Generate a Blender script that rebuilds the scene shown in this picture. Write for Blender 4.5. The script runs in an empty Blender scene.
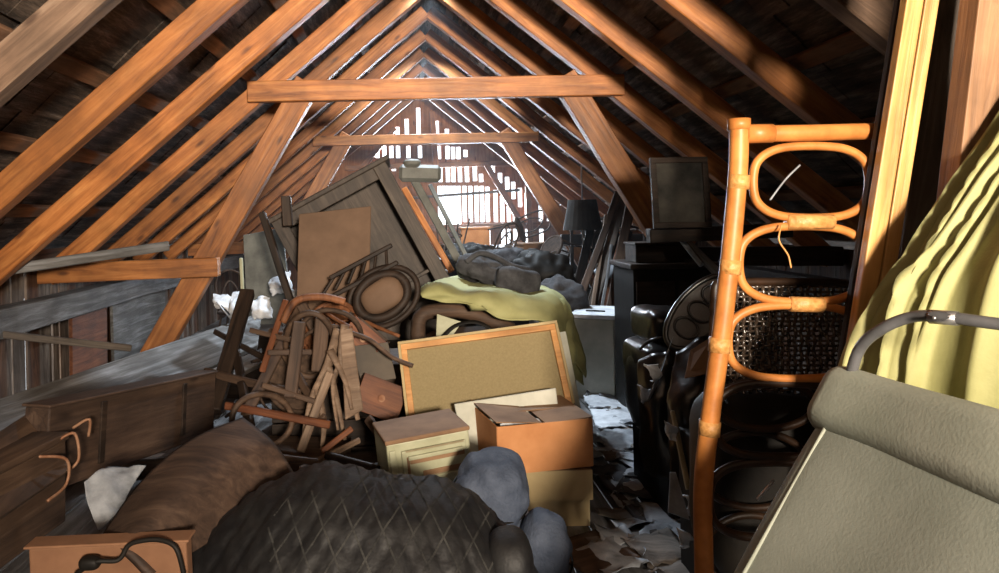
import bpy, bmesh, math, random
from mathutils import Vector, Matrix, noise
random.seed(7)
C = bpy.context.scene.collection
PI = math.pi
# ------------------------------------------------------------------ camera
CAMZ = 1.55; F = 700.0; VX, VY = 411.0, 215.0; ROLL = math.radians(-1.3)
cam_d = bpy.data.cameras.new('camera'); cam = bpy.data.objects.new('camera', cam_d); C.objects.link(cam)
cam_d.sensor_width = 36; cam_d.lens = F/999*36
cam_d.shift_x = (499.5-VX)/999; cam_d.shift_y = -(286.5-VY)/999
cam_d.clip_start = 0.02; cam_d.clip_end = 300
cam.matrix_world = Matrix.Translation((0, 0, CAMZ)) @ Matrix.Rotation(PI/2, 4, 'X') @ Matrix.Rotation(ROLL, 4, 'Z')
bpy.context.scene.camera = cam
# ------------------------------------------------------------------ world, lights, exposure
vs = bpy.context.scene.view_settings
vs.view_transform = 'Standard'; vs.look = 'None'; vs.gamma = 1; vs.use_curve_mapping = False; vs.exposure = 0.0
w = bpy.data.worlds.new('overcast_sky'); bpy.context.scene.world = w; w.use_nodes = True
bg = w.node_tree.nodes['Background']; bg.inputs[0].default_value = (0.86, 0.93, 1.0, 1); bg.inputs[1].default_value = 3.0
def area(name, loc, target, sx, sy, power, col, spread=180):
    d = bpy.data.lights.new(name, 'AREA'); d.shape = 'RECTANGLE'; d.size = sx; d.size_y = sy; d.energy = power; d.color = col
    d.spread = math.radians(spread)
    o = bpy.data.objects.new(name, d); C.objects.link(o); o.location = loc
    o.rotation_euler = (Vector(target)-Vector(loc)).to_track_quat('-Z', 'Y').to_euler()
    return o
area('entrance_daylight', (0.95, -3.2, 2.2), (0.45, 3.0, 4.4), 0.6, 0.6, 520, (1.0, 0.85, 0.68), 100)
def spot(name, loc, target, power, col, cone, rad=.08):
    d = bpy.data.lights.new(name, 'SPOT'); d.energy = power; d.color = col; d.spot_size = math.radians(cone); d.spot_blend = .6; d.shadow_soft_size = rad
    o = bpy.data.objects.new(name, d); C.objects.link(o); o.location = loc
    o.rotation_euler = (Vector(target)-Vector(loc)).to_track_quat('-Z', 'Y').to_euler()
# added cool spots under the closed ridge, brightening the aisle and the heaps
spot('ridge_fill_spot', (.22, 6.5, 3.74), (.1, 5.9, 0), 700, (.76, .88, 1.0), 98)
spot('ridge_fill_spot', (.22, 9.0, 3.74), (.3, 8.9, 0), 600, (.76, .88, 1.0), 130)
area('gable_daylight', (0.4, 14.6, 2.3), (0.2, 6, 1.6), 4.2, 2.2, 2600, (0.78, 0.88, 1.0))
area('eaves_daylight', (-4.2, 5.2, 1.0), (-1.5, 5.0, 1.6), 5.0, 0.7, 60, (1.0, 0.85, 0.6))
# ------------------------------------------------------------------ helpers
def P(px, py, Y):
    u = px-VX; v = VY-py
    X = u*math.cos(ROLL)-v*math.sin(ROLL); Z = u*math.sin(ROLL)+v*math.cos(ROLL)
    return Vector((X*Y/F, Y, CAMZ+Z*Y/F))
WM = {}
def tag(o, label=None, cat=None, group=None, kind=None):
    if label: o['label'] = label
    if cat: o['category'] = cat
    if group: o['group'] = group
    if kind: o['kind'] = kind
    return o
def empty(name, M, label=None, cat=None, group=None):
    if not isinstance(M, Matrix): M = Matrix.Translation(M)
    o = bpy.data.objects.new(name, None); C.objects.link(o); o.matrix_world = M; WM[o] = M.copy(); o.empty_display_size = .1
    return tag(o, label, cat, group)
def mk(name, bm, mat, parent=None, M=None, label=None, cat=None, group=None, kind=None, smooth=False):
    me = bpy.data.meshes.new(name); bmesh.ops.recalc_face_normals(bm, faces=bm.faces); bm.to_mesh(me); bm.free()
    me.materials.append(mat)
    if smooth:
        for p in me.polygons: p.use_smooth = True
    o = bpy.data.objects.new(name, me); C.objects.link(o)
    M = M or Matrix(); WM[o] = M.copy()
    if parent: o.parent = parent; o.matrix_local = WM[parent].inverted() @ M
    else: o.matrix_world = M
    return tag(o, label, cat, group, kind)
def kids(o): return [c for c in WM if c.parent == o]
def copy_tree(o, M=None, parent=None):
    c = o.copy(); C.objects.link(c)
    WM[c] = M if M is not None else o.matrix_basis.copy()
    if parent: c.parent = parent
    else: c.matrix_world = M
    for ch in kids(o): copy_tree(ch, None, c)
    return c
def addbox(bm, c, s, R=None, bev=0.0):
    b2 = bmesh.new(); bmesh.ops.create_cube(b2, size=1)
    for v in b2.verts: v.co = Vector((v.co.x*s[0], v.co.y*s[1], v.co.z*s[2]))
    if bev: bmesh.ops.bevel(b2, geom=list(b2.edges), offset=min(bev, min(s)*.45), segments=2, affect='EDGES', profile=.5)
    T = Matrix.Translation(c) @ (R.to_4x4() if R else Matrix())
    b2.transform(T); me = bpy.data.meshes.new('t'); b2.to_mesh(me); b2.free(); bm.from_mesh(me); bpy.data.meshes.remove(me)
    return bm
def boxbm(s, bev=.004, c=(0, 0, 0)): return addbox(bmesh.new(), c, s, None, bev)
def frame(a, b, up=Vector((0, 0, 1))):
    x = (b-a).normalized(); y = up.cross(x)
    if y.length < 1e-4: y = Vector((0, 1, 0)).cross(x)
    y.normalize(); z = x.cross(y)
    return Matrix(((x.x, y.x, z.x, 0), (x.y, y.y, z.y, 0), (x.z, y.z, z.z, 0), (0, 0, 0, 1)))
def beam(name, a, b, wd, ht, mat, up=Vector((0, 0, 1)), wob=0.0, parent=None, bev=.006, **k):
    a = Vector(a); b = Vector(b); M = Matrix.Translation((a+b)/2) @ frame(a, b, up); L = (b-a).length
    bm = boxbm((L, wd, ht), 0)
    if wob:
        n = max(2, int(L/.25)); es = [e for e in bm.edges if abs((e.verts[0].co-e.verts[1].co).x) > L*.5]
        bmesh.ops.subdivide_edges(bm, edges=es, cuts=n, use_grid_fill=True)
        s = random.random()*50
        for v in bm.verts:
            q = noise.noise_vector(Vector((v.co.x*1.3+s, s, 0)))*wob + noise.noise_vector(v.co*4+Vector((s, 0, 0)))*wob*.25
            v.co.y += q.y; v.co.z += q.z
    es = [e for e in bm.edges if len(e.link_faces) == 2 and e.calc_face_angle() > .8]
    bmesh.ops.bevel(bm, geom=es, offset=min(bev, wd*.3, ht*.3), segments=1, affect='EDGES')
    return mk(name, bm, mat, parent, M, **k)
def cat(p0, p1, p2, p3, t):
    return 0.5*((2*p1)+(-p0+p2)*t+(2*p0-5*p1+4*p2-p3)*t*t+(-p0+3*p1-3*p2+p3)*t*t*t)
def smoothpts(pts, n=6, closed=False):
    pts = [Vector(p) for p in pts]; N = len(pts); out = []
    rng = N if closed else N-1
    for i in range(rng):
        g = (lambda j: pts[j % N]) if closed else (lambda j: pts[max(0, min(N-1, j))])
        for k in range(n): out.append(cat(g(i-1), g(i), g(i+1), g(i+2), k/n))
    if not closed: out.append(pts[-1])
    return out
def addtube(bm, pts, r, n=6, closed=False, seg=8, flat=1.0):
    pp = smoothpts(pts, n, closed) if len(pts) > 2 else [Vector(p) for p in pts]
    N = len(pp); rings = []; ref = None
    rr = r if isinstance(r, (list, tuple)) else [r, r]
    for i, p in enumerate(pp):
        a = pp[(i-1) % N] if closed else pp[max(0, i-1)]; b = pp[(i+1) % N] if closed else pp[min(N-1, i+1)]
        t = (b-a).normalized()
        if ref is None: ref = t.orthogonal().normalized()
        ref = (ref-t*ref.dot(t)).normalized(); o = t.cross(ref)
        f = i/max(1, N-1)*(len(rr)-1); j = min(len(rr)-2, int(f)); rad = rr[j]+(rr[j+1]-rr[j])*(f-j)
        rings.append([bm.verts.new(p+(ref*math.cos(2*PI*q/seg)+o*math.sin(2*PI*q/seg)*flat)*rad) for q in range(seg)])
    for i in range(N if closed else N-1):
        A = rings[i]; B = rings[(i+1) % N]
        for q in range(seg): bm.faces.new((A[q], A[(q+1) % seg], B[(q+1) % seg], B[q]))
    if not closed: bm.faces.new(rings[0][::-1]); bm.faces.new(rings[-1])
    return bm
def tube(name, pts, r, mat, parent=None, closed=False, seg=8, n=6, flat=1.0, **k):
    M = WM[parent] if parent else Matrix.Translation(Vector(pts[0]))
    Mi = M.inverted()
    return mk(name, addtube(bmesh.new(), [Mi @ Vector(p) for p in pts], r, n, closed, seg, flat), mat, parent, M, smooth=True, **k)
def loft(name, grid, mat, th=.006, sub=8, amp=.01, freq=5, parent=None, fn=None, jag=0, **k):
    R = len(grid); Q = len(grid[0])
    rows = [smoothpts(r, sub) for r in grid]
    cols = [smoothpts([rows[i][j] for i in range(R)], sub) for j in range(len(rows[0]))]
    org = cols[0][0].copy(); bm = bmesh.new(); s = random.random()*99
    nu = len(cols); nv = len(cols[0]); vv = []
    for i in range(nu):
        L = []
        for j in range(nv):
            p = cols[i][j]
            du = cols[min(nu-1, i+1)][j]-cols[max(0, i-1)][j]; dv = cols[i][min(nv-1, j+1)]-cols[i][max(0, j-1)]
            nn = du.cross(dv); nn = nn.normalized() if nn.length > 1e-9 else Vector((0, 0, 1))
            d = amp*noise.noise(p*freq+Vector((s, 0, 0)))+amp*.35*noise.noise(p*freq*3+Vector((0, s, 0)))
            if fn: d += fn(i/(nu-1), j/(nv-1))
            q = p+nn*d
            if jag and (i in (0, nu-1) or j in (0, nv-1)): q += noise.noise_vector(p*20+Vector((s, s, 0)))*jag
            L.append(bm.verts.new(q-org))
        vv.append(L)
    fs = [bm.faces.new((vv[i][j], vv[i+1][j], vv[i+1][j+1], vv[i][j+1])) for i in range(nu-1) for j in range(nv-1)]
    bmesh.ops.recalc_face_normals(bm, faces=fs)
    if th: bmesh.ops.solidify(bm, geom=fs, thickness=th)
    M = Matrix.Translation(org)
    return mk(name, bm, mat, parent, M, smooth=True, **k)
def slab(name, A, B, C_, D, th, mat, parent=None, bev=.004, **k):
    """board through corners A-B (long side) and D-C (other long side), thickness on the side away from the eye"""
    A, B, C_, D = map(Vector, (A, B, C_, D)); x = (B-A).normalized(); n = (B-A).cross(D-A).normalized()
    ctr = (A+B+C_+D)/4
    if n.dot(Vector((0, 0, CAMZ))-ctr) < 0: n = -n
    y = n.cross(x); M = Matrix(((x.x, y.x, n.x, ctr.x), (x.y, y.y, n.y, ctr.y), (x.z, y.z, n.z, ctr.z), (0, 0, 0, 1))); Mi = M.inverted()
    bm = bmesh.new(); top = [bm.verts.new((Mi @ p)*1.0) for p in (A, B, C_, D)]; bot = [bm.verts.new((Mi @ p)-Vector((0, 0, th))) for p in (A, B, C_, D)]
    bm.faces.new(top); bm.faces.new(bot[::-1])
    for i in range(4): bm.faces.new((top[i], top[(i+1) % 4], bot[(i+1) % 4], bot[i]))
    if bev: bmesh.ops.bevel(bm, geom=list(bm.edges), offset=min(bev, th*.4), segments=1, affect='EDGES')
    return mk(name, bm, mat, parent, M, **k)
def blob(name, ctr, rad, mat, e=.7, amp=.02, freq=4, parent=None, R=None, sub=28, fn=None, **k):
    """soft stuffed form: a superellipsoid with wrinkles"""
    bm = bmesh.new(); s = random.random()*50
    sg = lambda c, p: math.copysign(abs(c)**p, c)
    vv = []; nu = sub*2; nv = sub
    for j in range(1, nv):
        ph = -PI/2+PI*j/nv; L = []
        for i in range(nu):
            th = 2*PI*i/nu
            d = Vector((sg(math.cos(ph), e)*sg(math.cos(th), e), sg(math.cos(ph), e)*sg(math.sin(th), e), sg(math.sin(ph), e)))
            p = Vector((d.x*rad[0], d.y*rad[1], d.z*rad[2]))
            o = amp*(noise.noise(p*freq+Vector((s, 0, 0)))+.5*noise.noise(p*freq*2.7+Vector((0, s, 0))))
            if fn: o += fn(d, p)
            L.append(bm.verts.new(p+d.normalized()*o))
        vv.append(L)
    a = bm.verts.new((0, 0, -rad[2])); b = bm.verts.new((0, 0, rad[2]))
    for j in range(len(vv)-1):
        for i in range(nu): bm.faces.new((vv[j][i], vv[j][(i+1) % nu], vv[j+1][(i+1) % nu], vv[j+1][i]))
    for i in range(nu): bm.faces.new((a, vv[0][(i+1) % nu], vv[0][i])); bm.faces.new((b, vv[-1][i], vv[-1][(i+1) % nu]))
    M = Matrix.Translation(ctr) @ (R.to_4x4() if R else Matrix())
    return mk(name, bm, mat, parent, M, smooth=True, **k)
def rot(x=0, y=0, z=0):
    return (Matrix.Rotation(math.radians(z), 4, 'Z') @ Matrix.Rotation(math.radians(y), 4, 'Y') @ Matrix.Rotation(math.radians(x), 4, 'X'))
# ------------------------------------------------------------------ materials
def nt(name, rough=.6, metallic=0.0, spec=.5):
    m = bpy.data.materials.new(name); m.use_nodes = True; t = m.node_tree; b = t.nodes['Principled BSDF']
    b.inputs['Roughness'].default_value = rough; b.inputs['Metallic'].default_value = metallic
    b.inputs['Specular IOR Level'].default_value = spec
    return m, t, b
def N(t, ty, **k):
    n = t.nodes.new(ty)
    for a, v in k.items(): setattr(n, a, v)
    return n
def ramp(t, stops):
    r = N(t, 'ShaderNodeValToRGB'); e = r.color_ramp.elements
    while len(e) < len(stops): e.new(.5)
    for i, (p, c) in enumerate(stops): e[i].position = p; e[i].color = (*c, 1) if len(c) == 3 else c
    return r
def coords(t, scale, jitter=True):
    tc = N(t, 'ShaderNodeTexCoord'); mp = N(t, 'ShaderNodeMapping'); mp.inputs['Scale'].default_value = scale
    if jitter:
        oi = N(t, 'ShaderNodeObjectInfo'); mu = N(t, 'ShaderNodeVectorMath', operation='SCALE'); mu.inputs[0].default_value = (31, 17, 23)
        t.links.new(oi.outputs['Random'], mu.inputs['Scale']); ad = N(t, 'ShaderNodeVectorMath', operation='ADD')
        t.links.new(tc.outputs['Object'], ad.inputs[0]); t.links.new(mu.outputs[0], ad.inputs[1]); t.links.new(ad.outputs[0], mp.inputs[0])
    else: t.links.new(tc.outputs['Object'], mp.inputs[0])
    return mp
def wood(name, dark, mid, light, rough=.6, grain=14, spec=.4, knots=True, bump=.35, axis=0):
    m, t, b = nt(name, rough, 0, spec); sc = [grain]*3; sc[axis] = 1.1
    mp = coords(t, sc); n = N(t, 'ShaderNodeTexNoise'); n.inputs['Scale'].default_value = 1.6; n.inputs['Detail'].default_value = 8; n.inputs['Roughness'].default_value = .65; n.inputs['Distortion'].default_value = .6
    t.links.new(mp.outputs[0], n.inputs['Vector'])
    r = ramp(t, [(.28, dark), (.5, mid), (.74, light)]); t.links.new(n.outputs[0], r.inputs[0])
    mp2 = coords(t, (2.2, 2.2, 2.2)); n2 = N(t, 'ShaderNodeTexNoise'); n2.inputs['Scale'].default_value = 1.7; n2.inputs['Detail'].default_value = 5; t.links.new(mp2.outputs[0], n2.inputs['Vector'])
    r2 = ramp(t, [(.35, (.45, .45, .45)), (.62, (1, 1, 1))]); t.links.new(n2.outputs[0], r2.inputs[0])
    mx = N(t, 'ShaderNodeMix', data_type='RGBA', blend_type='MULTIPLY'); mx.inputs[0].default_value = .7
    t.links.new(r.outputs[0], mx.inputs[6]); t.links.new(r2.outputs[0], mx.inputs[7]); out = mx.outputs[2]
    if knots:
        sk = [7.0]*3; sk[axis] = 2.6
        mp3 = coords(t, sk); v = N(t, 'ShaderNodeTexVoronoi'); v.inputs['Scale'].default_value = 1.0; t.links.new(mp3.outputs[0], v.inputs['Vector'])
        r3 = ramp(t, [(.06, (.16, .1, .07)), (.16, (1, 1, 1))]); t.links.new(v.outputs['Distance'], r3.inputs[0])
        m3 = N(t, 'ShaderNodeMix', data_type='RGBA', blend_type='MULTIPLY'); m3.inputs[0].default_value = .75
        t.links.new(out, m3.inputs[6]); t.links.new(r3.outputs[0], m3.inputs[7]); out = m3.outputs[2]
    t.links.new(out, b.inputs['Base Color'])
    bp = N(t, 'ShaderNodeBump'); bp.inputs['Strength'].default_value = bump; bp.inputs['Distance'].default_value = .01
    t.links.new(n.outputs[0], bp.inputs['Height']); t.links.new(bp.outputs[0], b.inputs['Normal'])
    return m
def dirty(name, c1, c2, rough=.8, scale=6, bump=.3, metallic=0, spec=.4, weave=0, detail=6):
    m, t, b = nt(name, rough, metallic, spec); mp = coords(t, (1, 1, 1)); n = N(t, 'ShaderNodeTexNoise'); n.inputs['Scale'].default_value = scale; n.inputs['Detail'].default_value = detail; n.inputs['Roughness'].default_value = .6
    t.links.new(mp.outputs[0], n.inputs['Vector']); r = ramp(t, [(.33, c1), (.66, c2)]); t.links.new(n.outputs[0], r.inputs[0]); t.links.new(r.outputs[0], b.inputs['Base Color'])
    h = n.outputs[0]
    if weave:
        n3 = N(t, 'ShaderNodeTexNoise'); n3.inputs['Scale'].default_value = weave; n3.inputs['Detail'].default_value = 2; t.links.new(mp.outputs[0], n3.inputs['Vector'])
        ad = N(t, 'ShaderNodeMath', operation='ADD'); t.links.new(h, ad.inputs[0]); t.links.new(n3.outputs[0], ad.inputs[1]); h = ad.outputs[0]
    bp = N(t, 'ShaderNodeBump'); bp.inputs['Strength'].default_value = bump; bp.inputs['Distance'].default_value = .008
    t.links.new(h, bp.inputs['Height']); t.links.new(bp.outputs[0], b.inputs['Normal'])
    return m
ORANGE = wood('orange_pine', (.2, .06, .014), (.45, .16, .04), (.66, .29, .085), rough=.5, spec=.5)
ORANGE2 = wood('deep_orange_pine', (.15, .05, .015), (.33, .12, .03), (.48, .2, .06), rough=.5, spec=.5)
BATTEN = wood('brown_batten_wood', (.08, .038, .018), (.18, .09, .045), (.28, .15, .08), rough=.8)
BATTENL = wood('dull_rafter_wood', (.07, .04, .025), (.18, .11, .07), (.28, .19, .13), rough=.7)
GREYW = wood('weathered_grey_wood', (.05, .045, .04), (.12, .115, .11), (.27, .275, .285), rough=.65, knots=False, bump=.7)
GREYBR = wood('grey_brown_wood', (.045, .035, .028), (.13, .105, .085), (.24, .2, .17), rough=.75, bump=.7)
DARKW = wood('dark_old_wood', (.007, .005, .004), (.026, .016, .011), (.055, .034, .022), rough=.6, spec=.25)
BROWNW = wood('dull_brown_wood', (.025, .014, .008), (.075, .042, .025), (.14, .085, .052), rough=.7)
BROWND = wood('dark_brown_chest_wood', (.02, .011, .007), (.06, .034, .022), (.11, .068, .045), rough=.7)
DULLCARD = dirty('dull_peach_cardboard', (.15, .07, .035), (.23, .115, .06), rough=.8, scale=5, bump=.15)
REDW = wood('red_brown_wood', (.05, .016, .007), (.14, .045, .017), (.23, .085, .032), rough=.6)
PINE = wood('fresh_yellow_pine', (.34, .15, .045), (.55, .29, .09), (.7, .42, .17), rough=.45, grain=22)
TANPANEL = dirty('tan_hardboard', (.09, .052, .03), (.15, .09, .055), rough=.75, scale=3)
GREYPANEL = dirty('grey_hardboard', (.07, .06, .05), (.13, .105, .08), rough=.75, scale=3)
BLACKP = dirty('black_leather', (.004, .004, .004), (.012, .012, .012), rough=.28, scale=7, bump=.5, spec=.6)
BLACKM = dirty('sooty_black', (.004, .0035, .003), (.012, .01, .008), rough=.6, scale=9, spec=.2)
QUILT = dirty('black_quilted_cloth', (.004, .004, .005), (.014, .0135, .0135), rough=.6, scale=9, bump=.25, weave=60)
THREAD = dirty('dusty_quilting_seam', (.025, .025, .025), (.09, .088, .082), rough=.9, scale=14)
DENIM = dirty('blue_grey_sackcloth', (.03, .042, .07), (.085, .105, .15), rough=.8, scale=7, bump=.6, weave=90)
YCLOTH = dirty('yellow_green_cloth', (.24, .235, .09), (.38, .37, .17), rough=.75, scale=2.5, bump=.1, weave=120)
KHAKI = dirty('khaki_ticking', (.22, .24, .2), (.3, .32, .275), rough=.85, scale=4, bump=.08, weave=150)
KHAKI2 = dirty('pale_khaki_ticking', (.25, .27, .22), (.33, .345, .29), rough=.85, scale=4, bump=.08, weave=150)
CARD = dirty('orange_cardboard', (.42, .17, .06), (.55, .25, .1), rough=.75, scale=5, bump=.15)
CARDTOP = dirty('brown_cardboard', (.15, .08, .04), (.26, .15, .08), rough=.8, scale=5, bump=.2)
CARDTAN = dirty('tan_cardboard', (.36, .27, .13), (.48, .37, .2), rough=.75, scale=4, bump=.15)
CREAM = dirty('cream_enamel', (.3, .3, .19), (.42, .42, .29), rough=.5, scale=7, bump=.15)
CREAMD = dirty('dingy_cream', (.16, .125, .07), (.3, .25, .15), rough=.6, scale=7)
CORK = dirty('khaki_cork_board', (.22, .17, .085), (.26, .205, .105), rough=.9, scale=90, bump=.2)
WHITEB = dirty('off_white_board', (.38, .38, .31), (.55, .54, .46), rough=.6, scale=5)
PAPER = dirty('crumpled_white_paper', (.4, .42, .45), (.75, .77, .8), rough=.6, scale=8, bump=.8)
PAPERG = dirty('grey_dusty_paper', (.14, .15, .165), (.36, .38, .41), rough=.5, scale=9, bump=.9)
RATTAN = dirty('honey_rattan', (.28, .095, .02), (.52, .2, .05), rough=.45, scale=9, bump=.15, spec=.35)
RATTANB = dirty('pale_rattan_binding', (.38, .17, .045), (.58, .3, .1), rough=.4, scale=60, bump=.6)
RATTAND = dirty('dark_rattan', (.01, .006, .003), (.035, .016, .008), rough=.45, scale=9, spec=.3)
WICK = dirty('dark_wicker', (.02, .013, .009), (.08, .055, .04), rough=.25, scale=30, spec=.8)
STEEL = dirty('tarnished_steel', (.35, .35, .36), (.6, .6, .62), rough=.3, scale=12, metallic=.9)
RUST = dirty('rusty_iron', (.16, .06, .025), (.35, .2, .12), rough=.6, scale=15, metallic=.3)
CREST = dirty('dusty_grey_paint', (.07, .072, .065), (.14, .145, .13), rough=.6, scale=6)
GLASS = dirty('dark_dusty_glass', (.025, .025, .024), (.07, .065, .055), rough=.15, scale=5, spec=.8, bump=.05)
BLANKET = dirty('charcoal_blanket', (.02, .02, .023), (.06, .06, .065), rough=.9, scale=12, bump=.3, weave=90)
SHADEM = dirty('dark_lamp_cloth', (.018, .016, .014), (.04, .036, .032), rough=.8, scale=8)
# shingles: dark boards under the tiles
def roofmat():
    m, t, b = nt('dark_roof_shingle', .8); mp = coords(t, (1.2, 9, 9), False); n = N(t, 'ShaderNodeTexNoise'); n.inputs['Scale'].default_value = 1.7; n.inputs['Detail'].default_value = 9; n.inputs['Roughness'].default_value = .75
    t.links.new(mp.outputs[0], n.inputs['Vector'])
    r = ramp(t, [(.36, (.01, .007, .005)), (.5, (.06, .042, .03)), (.6, (.16, .115, .085)), (.72, (.32, .27, .22))]); t.links.new(n.outputs[0], r.inputs[0]); t.links.new(r.outputs[0], b.inputs['Base Color'])
    bp = N(t, 'ShaderNodeBump'); bp.inputs['Strength'].default_value = .8; bp.inputs['Distance'].default_value = .02; t.links.new(n.outputs[0], bp.inputs['Height']); t.links.new(bp.outputs[0], b.inputs['Normal'])
    return m
SHINGLE = roofmat()
FLOORM = wood('dusty_floorboards', (.05, .047, .045), (.15, .145, .145), (.32, .32, .33), rough=.38, knots=False, axis=1, bump=.8)
# ------------------------------------------------------------------ shell
RX, HB, SL, XF = 0.22, 2.10+CAMZ, .83, 3.15      # ridge x, rafter underside at the ridge, slope, half width
YN, YG = -3.6, 13.25
def zr(x): return HB-SL*abs(x-RX)
ang = math.atan(SL); TN = Vector((math.sin(ang), 0, math.cos(ang)))   # outward normal of the right slope
def slope_pt(side, x, y, off):                      # off: distance above the rafter underside
    n = Vector((TN.x*side, 0, TN.z)); return Vector((RX+side*x, y, HB-SL*x))+n*off
bm = bmesh.new()
for i in range(-26, 29):
    x = i*.17+.08
    if abs(x-RX) < XF+.3: addbox(bm, (x, (YN+YG)/2+.1, -.02+random.uniform(-.004, .004)), (.164, YG-YN+.8, .04), None, .003)
mk('floor', bm, FLOORM, kind='structure')
for side, nm in ((-1, 'left'), (1, 'right')):
    bm = bmesh.new(); W_ = (XF+.35)/math.cos(ang); x = Vector((side, 0, -SL)).normalized(); y = Vector((0, 1, 0)); n = Vector((TN.x*side, 0, TN.z))
    M = Matrix(((y.x, x.x, n.x, RX), (y.y, x.y, n.y, 0), (y.z, x.z, n.z, HB), (0, 0, 0, 1)))
    k = 0; d = -.02
    while d < W_:
        yy = YN-.2
        while yy < YG+.2:
            l = random.uniform(.18, .5); l = min(l, YG+.25-yy)
            addbox(bm, (yy+l/2, d+.12, .255+random.uniform(0, .012)), (l-.004, .3, .014), Matrix.Rotation(-.06+random.uniform(-.02, .02), 3, 'X') @ Matrix.Rotation(random.uniform(-.02, .02), 3, 'Z'))
            yy += l
        d += .22
    addbox(bm, ((YN+YG)/2, W_/2-.2, .31), (YG-YN+.6, W_+.5, .02))
    mk('ceiling_'+nm, bm, SHINGLE, M=M, kind='structure')
# knee walls
def kneewall(side, nm):
    x = RX+side*(XF+.07); bm = bmesh.new(); y = YN
    while y < YG:
        wd = random.uniform(.13, .22)
        gap = random.choice([.0, .0, .012, .0]) if side < 0 else 0
        if side < 0 and any(y < g < y+wd for g in (5.38, 5.84)): gap = .05
        addbox(bm, (x+side*random.uniform(0, .012), y+wd/2, .6), (.022, wd-gap, 1.2), None, .002); y += wd
    return mk('wall_'+nm, bm, GREYBR2, kind='structure')
GREYBR2 = wood('kneewall_boards', (.04, .028, .02), (.13, .1, .08), (.32, .28, .24), rough=.8, axis=2, bump=.8, grain=9)
_t = GREYBR2.node_tree; _b = _t.nodes['Principled BSDF']; _src = _b.inputs['Base Color'].links[0].from_socket
_mp = coords(_t, (.1, 5.5, .05), False); _v = N(_t, 'ShaderNodeTexNoise'); _v.inputs['Scale'].default_value = 1; _v.inputs['Detail'].default_value = 0; _t.links.new(_mp.outputs[0], _v.inputs['Vector'])
_r = ramp(_t, [(.42, (.55, .28, .15)), (.5, (.75, .55, .4)), (.58, (1, 1, 1))]); _t.links.new(_v.outputs[0], _r.inputs[0])
_m = N(_t, 'ShaderNodeMix', data_type='RGBA', blend_type='MULTIPLY'); _m.inputs[0].default_value = 1; _t.links.new(_src, _m.inputs[6]); _t.links.new(_r.outputs[0], _m.inputs[7]); _t.links.new(_m.outputs[2], _b.inputs['Base Color'])
kneewall(-1, 'left'); kneewall(1, 'right')
# near gable, behind the camera, with the entrance hatch the daylight comes through
bm = bmesh.new()
def gable_board(bm, x, wd, y, z0, z1, th=.025): addbox(bm, (x, y, (z0+z1)/2), (wd, th, z1-z0))
x = RX-XF-.2
while x < RX+XF+.2:
    top = zr(x)+.3
    if abs(x-.75) < .6: gable_board(bm, x, .2, YN, 0, .95); gable_board(bm, x, .2, YN, 2.5, top)
    else: gable_board(bm, x, .2, YN, 0, top)
    x += .2
mk('wall_near', bm, GREYBR2, kind='structure')
# far gable of open slats
GAPS = [(419.7,108,137),(408,119,137),(398.7,127,137),(392,132,137),(438,121,137),(448,129,136),
 (378,149,158),(385,146,158),(392,146,158),(398.7,146,158),(409,146,158),(420.6,146,158),(439.5,146,159),(448,146,159),(453.6,147,159),(459,147,159),(466,150,157),
 (394,165,171),(440.5,164,182),(448,164,182),(453.6,164,182),(460,164,182),(467,164,182),(475,167,181),(481,174,182),
 (464,186,222),(470,186,222),(476,186,222),(481.5,186,222),(487,187,222),(495,190,222),(501.5,196,222),(508,206,222),(514,213,222),
 (493,166,173),(500,173,183),(507,177,191),(513,182,199),(519.5,188,207),(526,193,218),(540,204,221),(548,209,221),
 (464,229,246),(470,229,246),(476,229,246),(487,229,247),(502,229,247),(508,229,247),(514,229,247),(526,229,244),(540,229,244)]+[(x_, 186, 226) for x_ in (439.4, 443.2, 447, 450.8, 454.6, 458.4)]
bm = bmesh.new(); hw = 2.0
ed = sorted(set(round(v, 2) for g in GAPS for v in ((g[0]-hw), (g[0]+hw))) | {P(0, 0, 1).x*0+VX+(RX-XF-.3)*F/YG, VX+(RX+XF+.3)*F/YG})
for a_, b_ in zip(ed[:-1], ed[1:]):
    n_ = max(1, round((b_-a_)/9)); mid = (a_+b_)/2; gl = [g for g in GAPS if abs(g[0]-mid) < hw]
    for q in range(n_):
        l_ = a_+(b_-a_)*q/n_; r_ = a_+(b_-a_)*(q+1)/n_; xm = (l_+r_)/2
        X0, X1 = P(l_, 180, YG).x, P(r_, 180, YG).x
        top = zr((X0+X1)/2)+.25; z0 = 0.0; yj = YG+random.uniform(-.006, .006)
        for g in sorted(gl, key=lambda g: -g[2]):
            z1 = P(xm, g[2], YG).z; addbox(bm, ((X0+X1)/2, yj, (z0+z1)/2), (X1-X0+.001, .022, z1-z0)); z0 = P(xm, g[1], YG).z
        if top > z0: addbox(bm, ((X0+X1)/2, yj, (z0+top)/2), (X1-X0+.001, .022, top-z0))
GSLAT = wood('gable_slat_wood', (.2, .07, .02), (.38, .15, .05), (.5, .24, .1), rough=.7, axis=2)
mk('wall_far', bm, GSLAT, kind='structure')
random.seed(5)
# wall plates
for side, nm in ((-1, 'left'), (1, 'right')):
    xx = RX+side*(XF-.06)
    beam('wall_plate', (xx, YN+.1, .87), (xx, YG-.1, .87), .17, .2, GREYW if side < 0 else DARKW, wob=.008,
         label='squared grey beam lying along the top of the low %s wall under the rafter feet' % nm, cat='beam')
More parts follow.
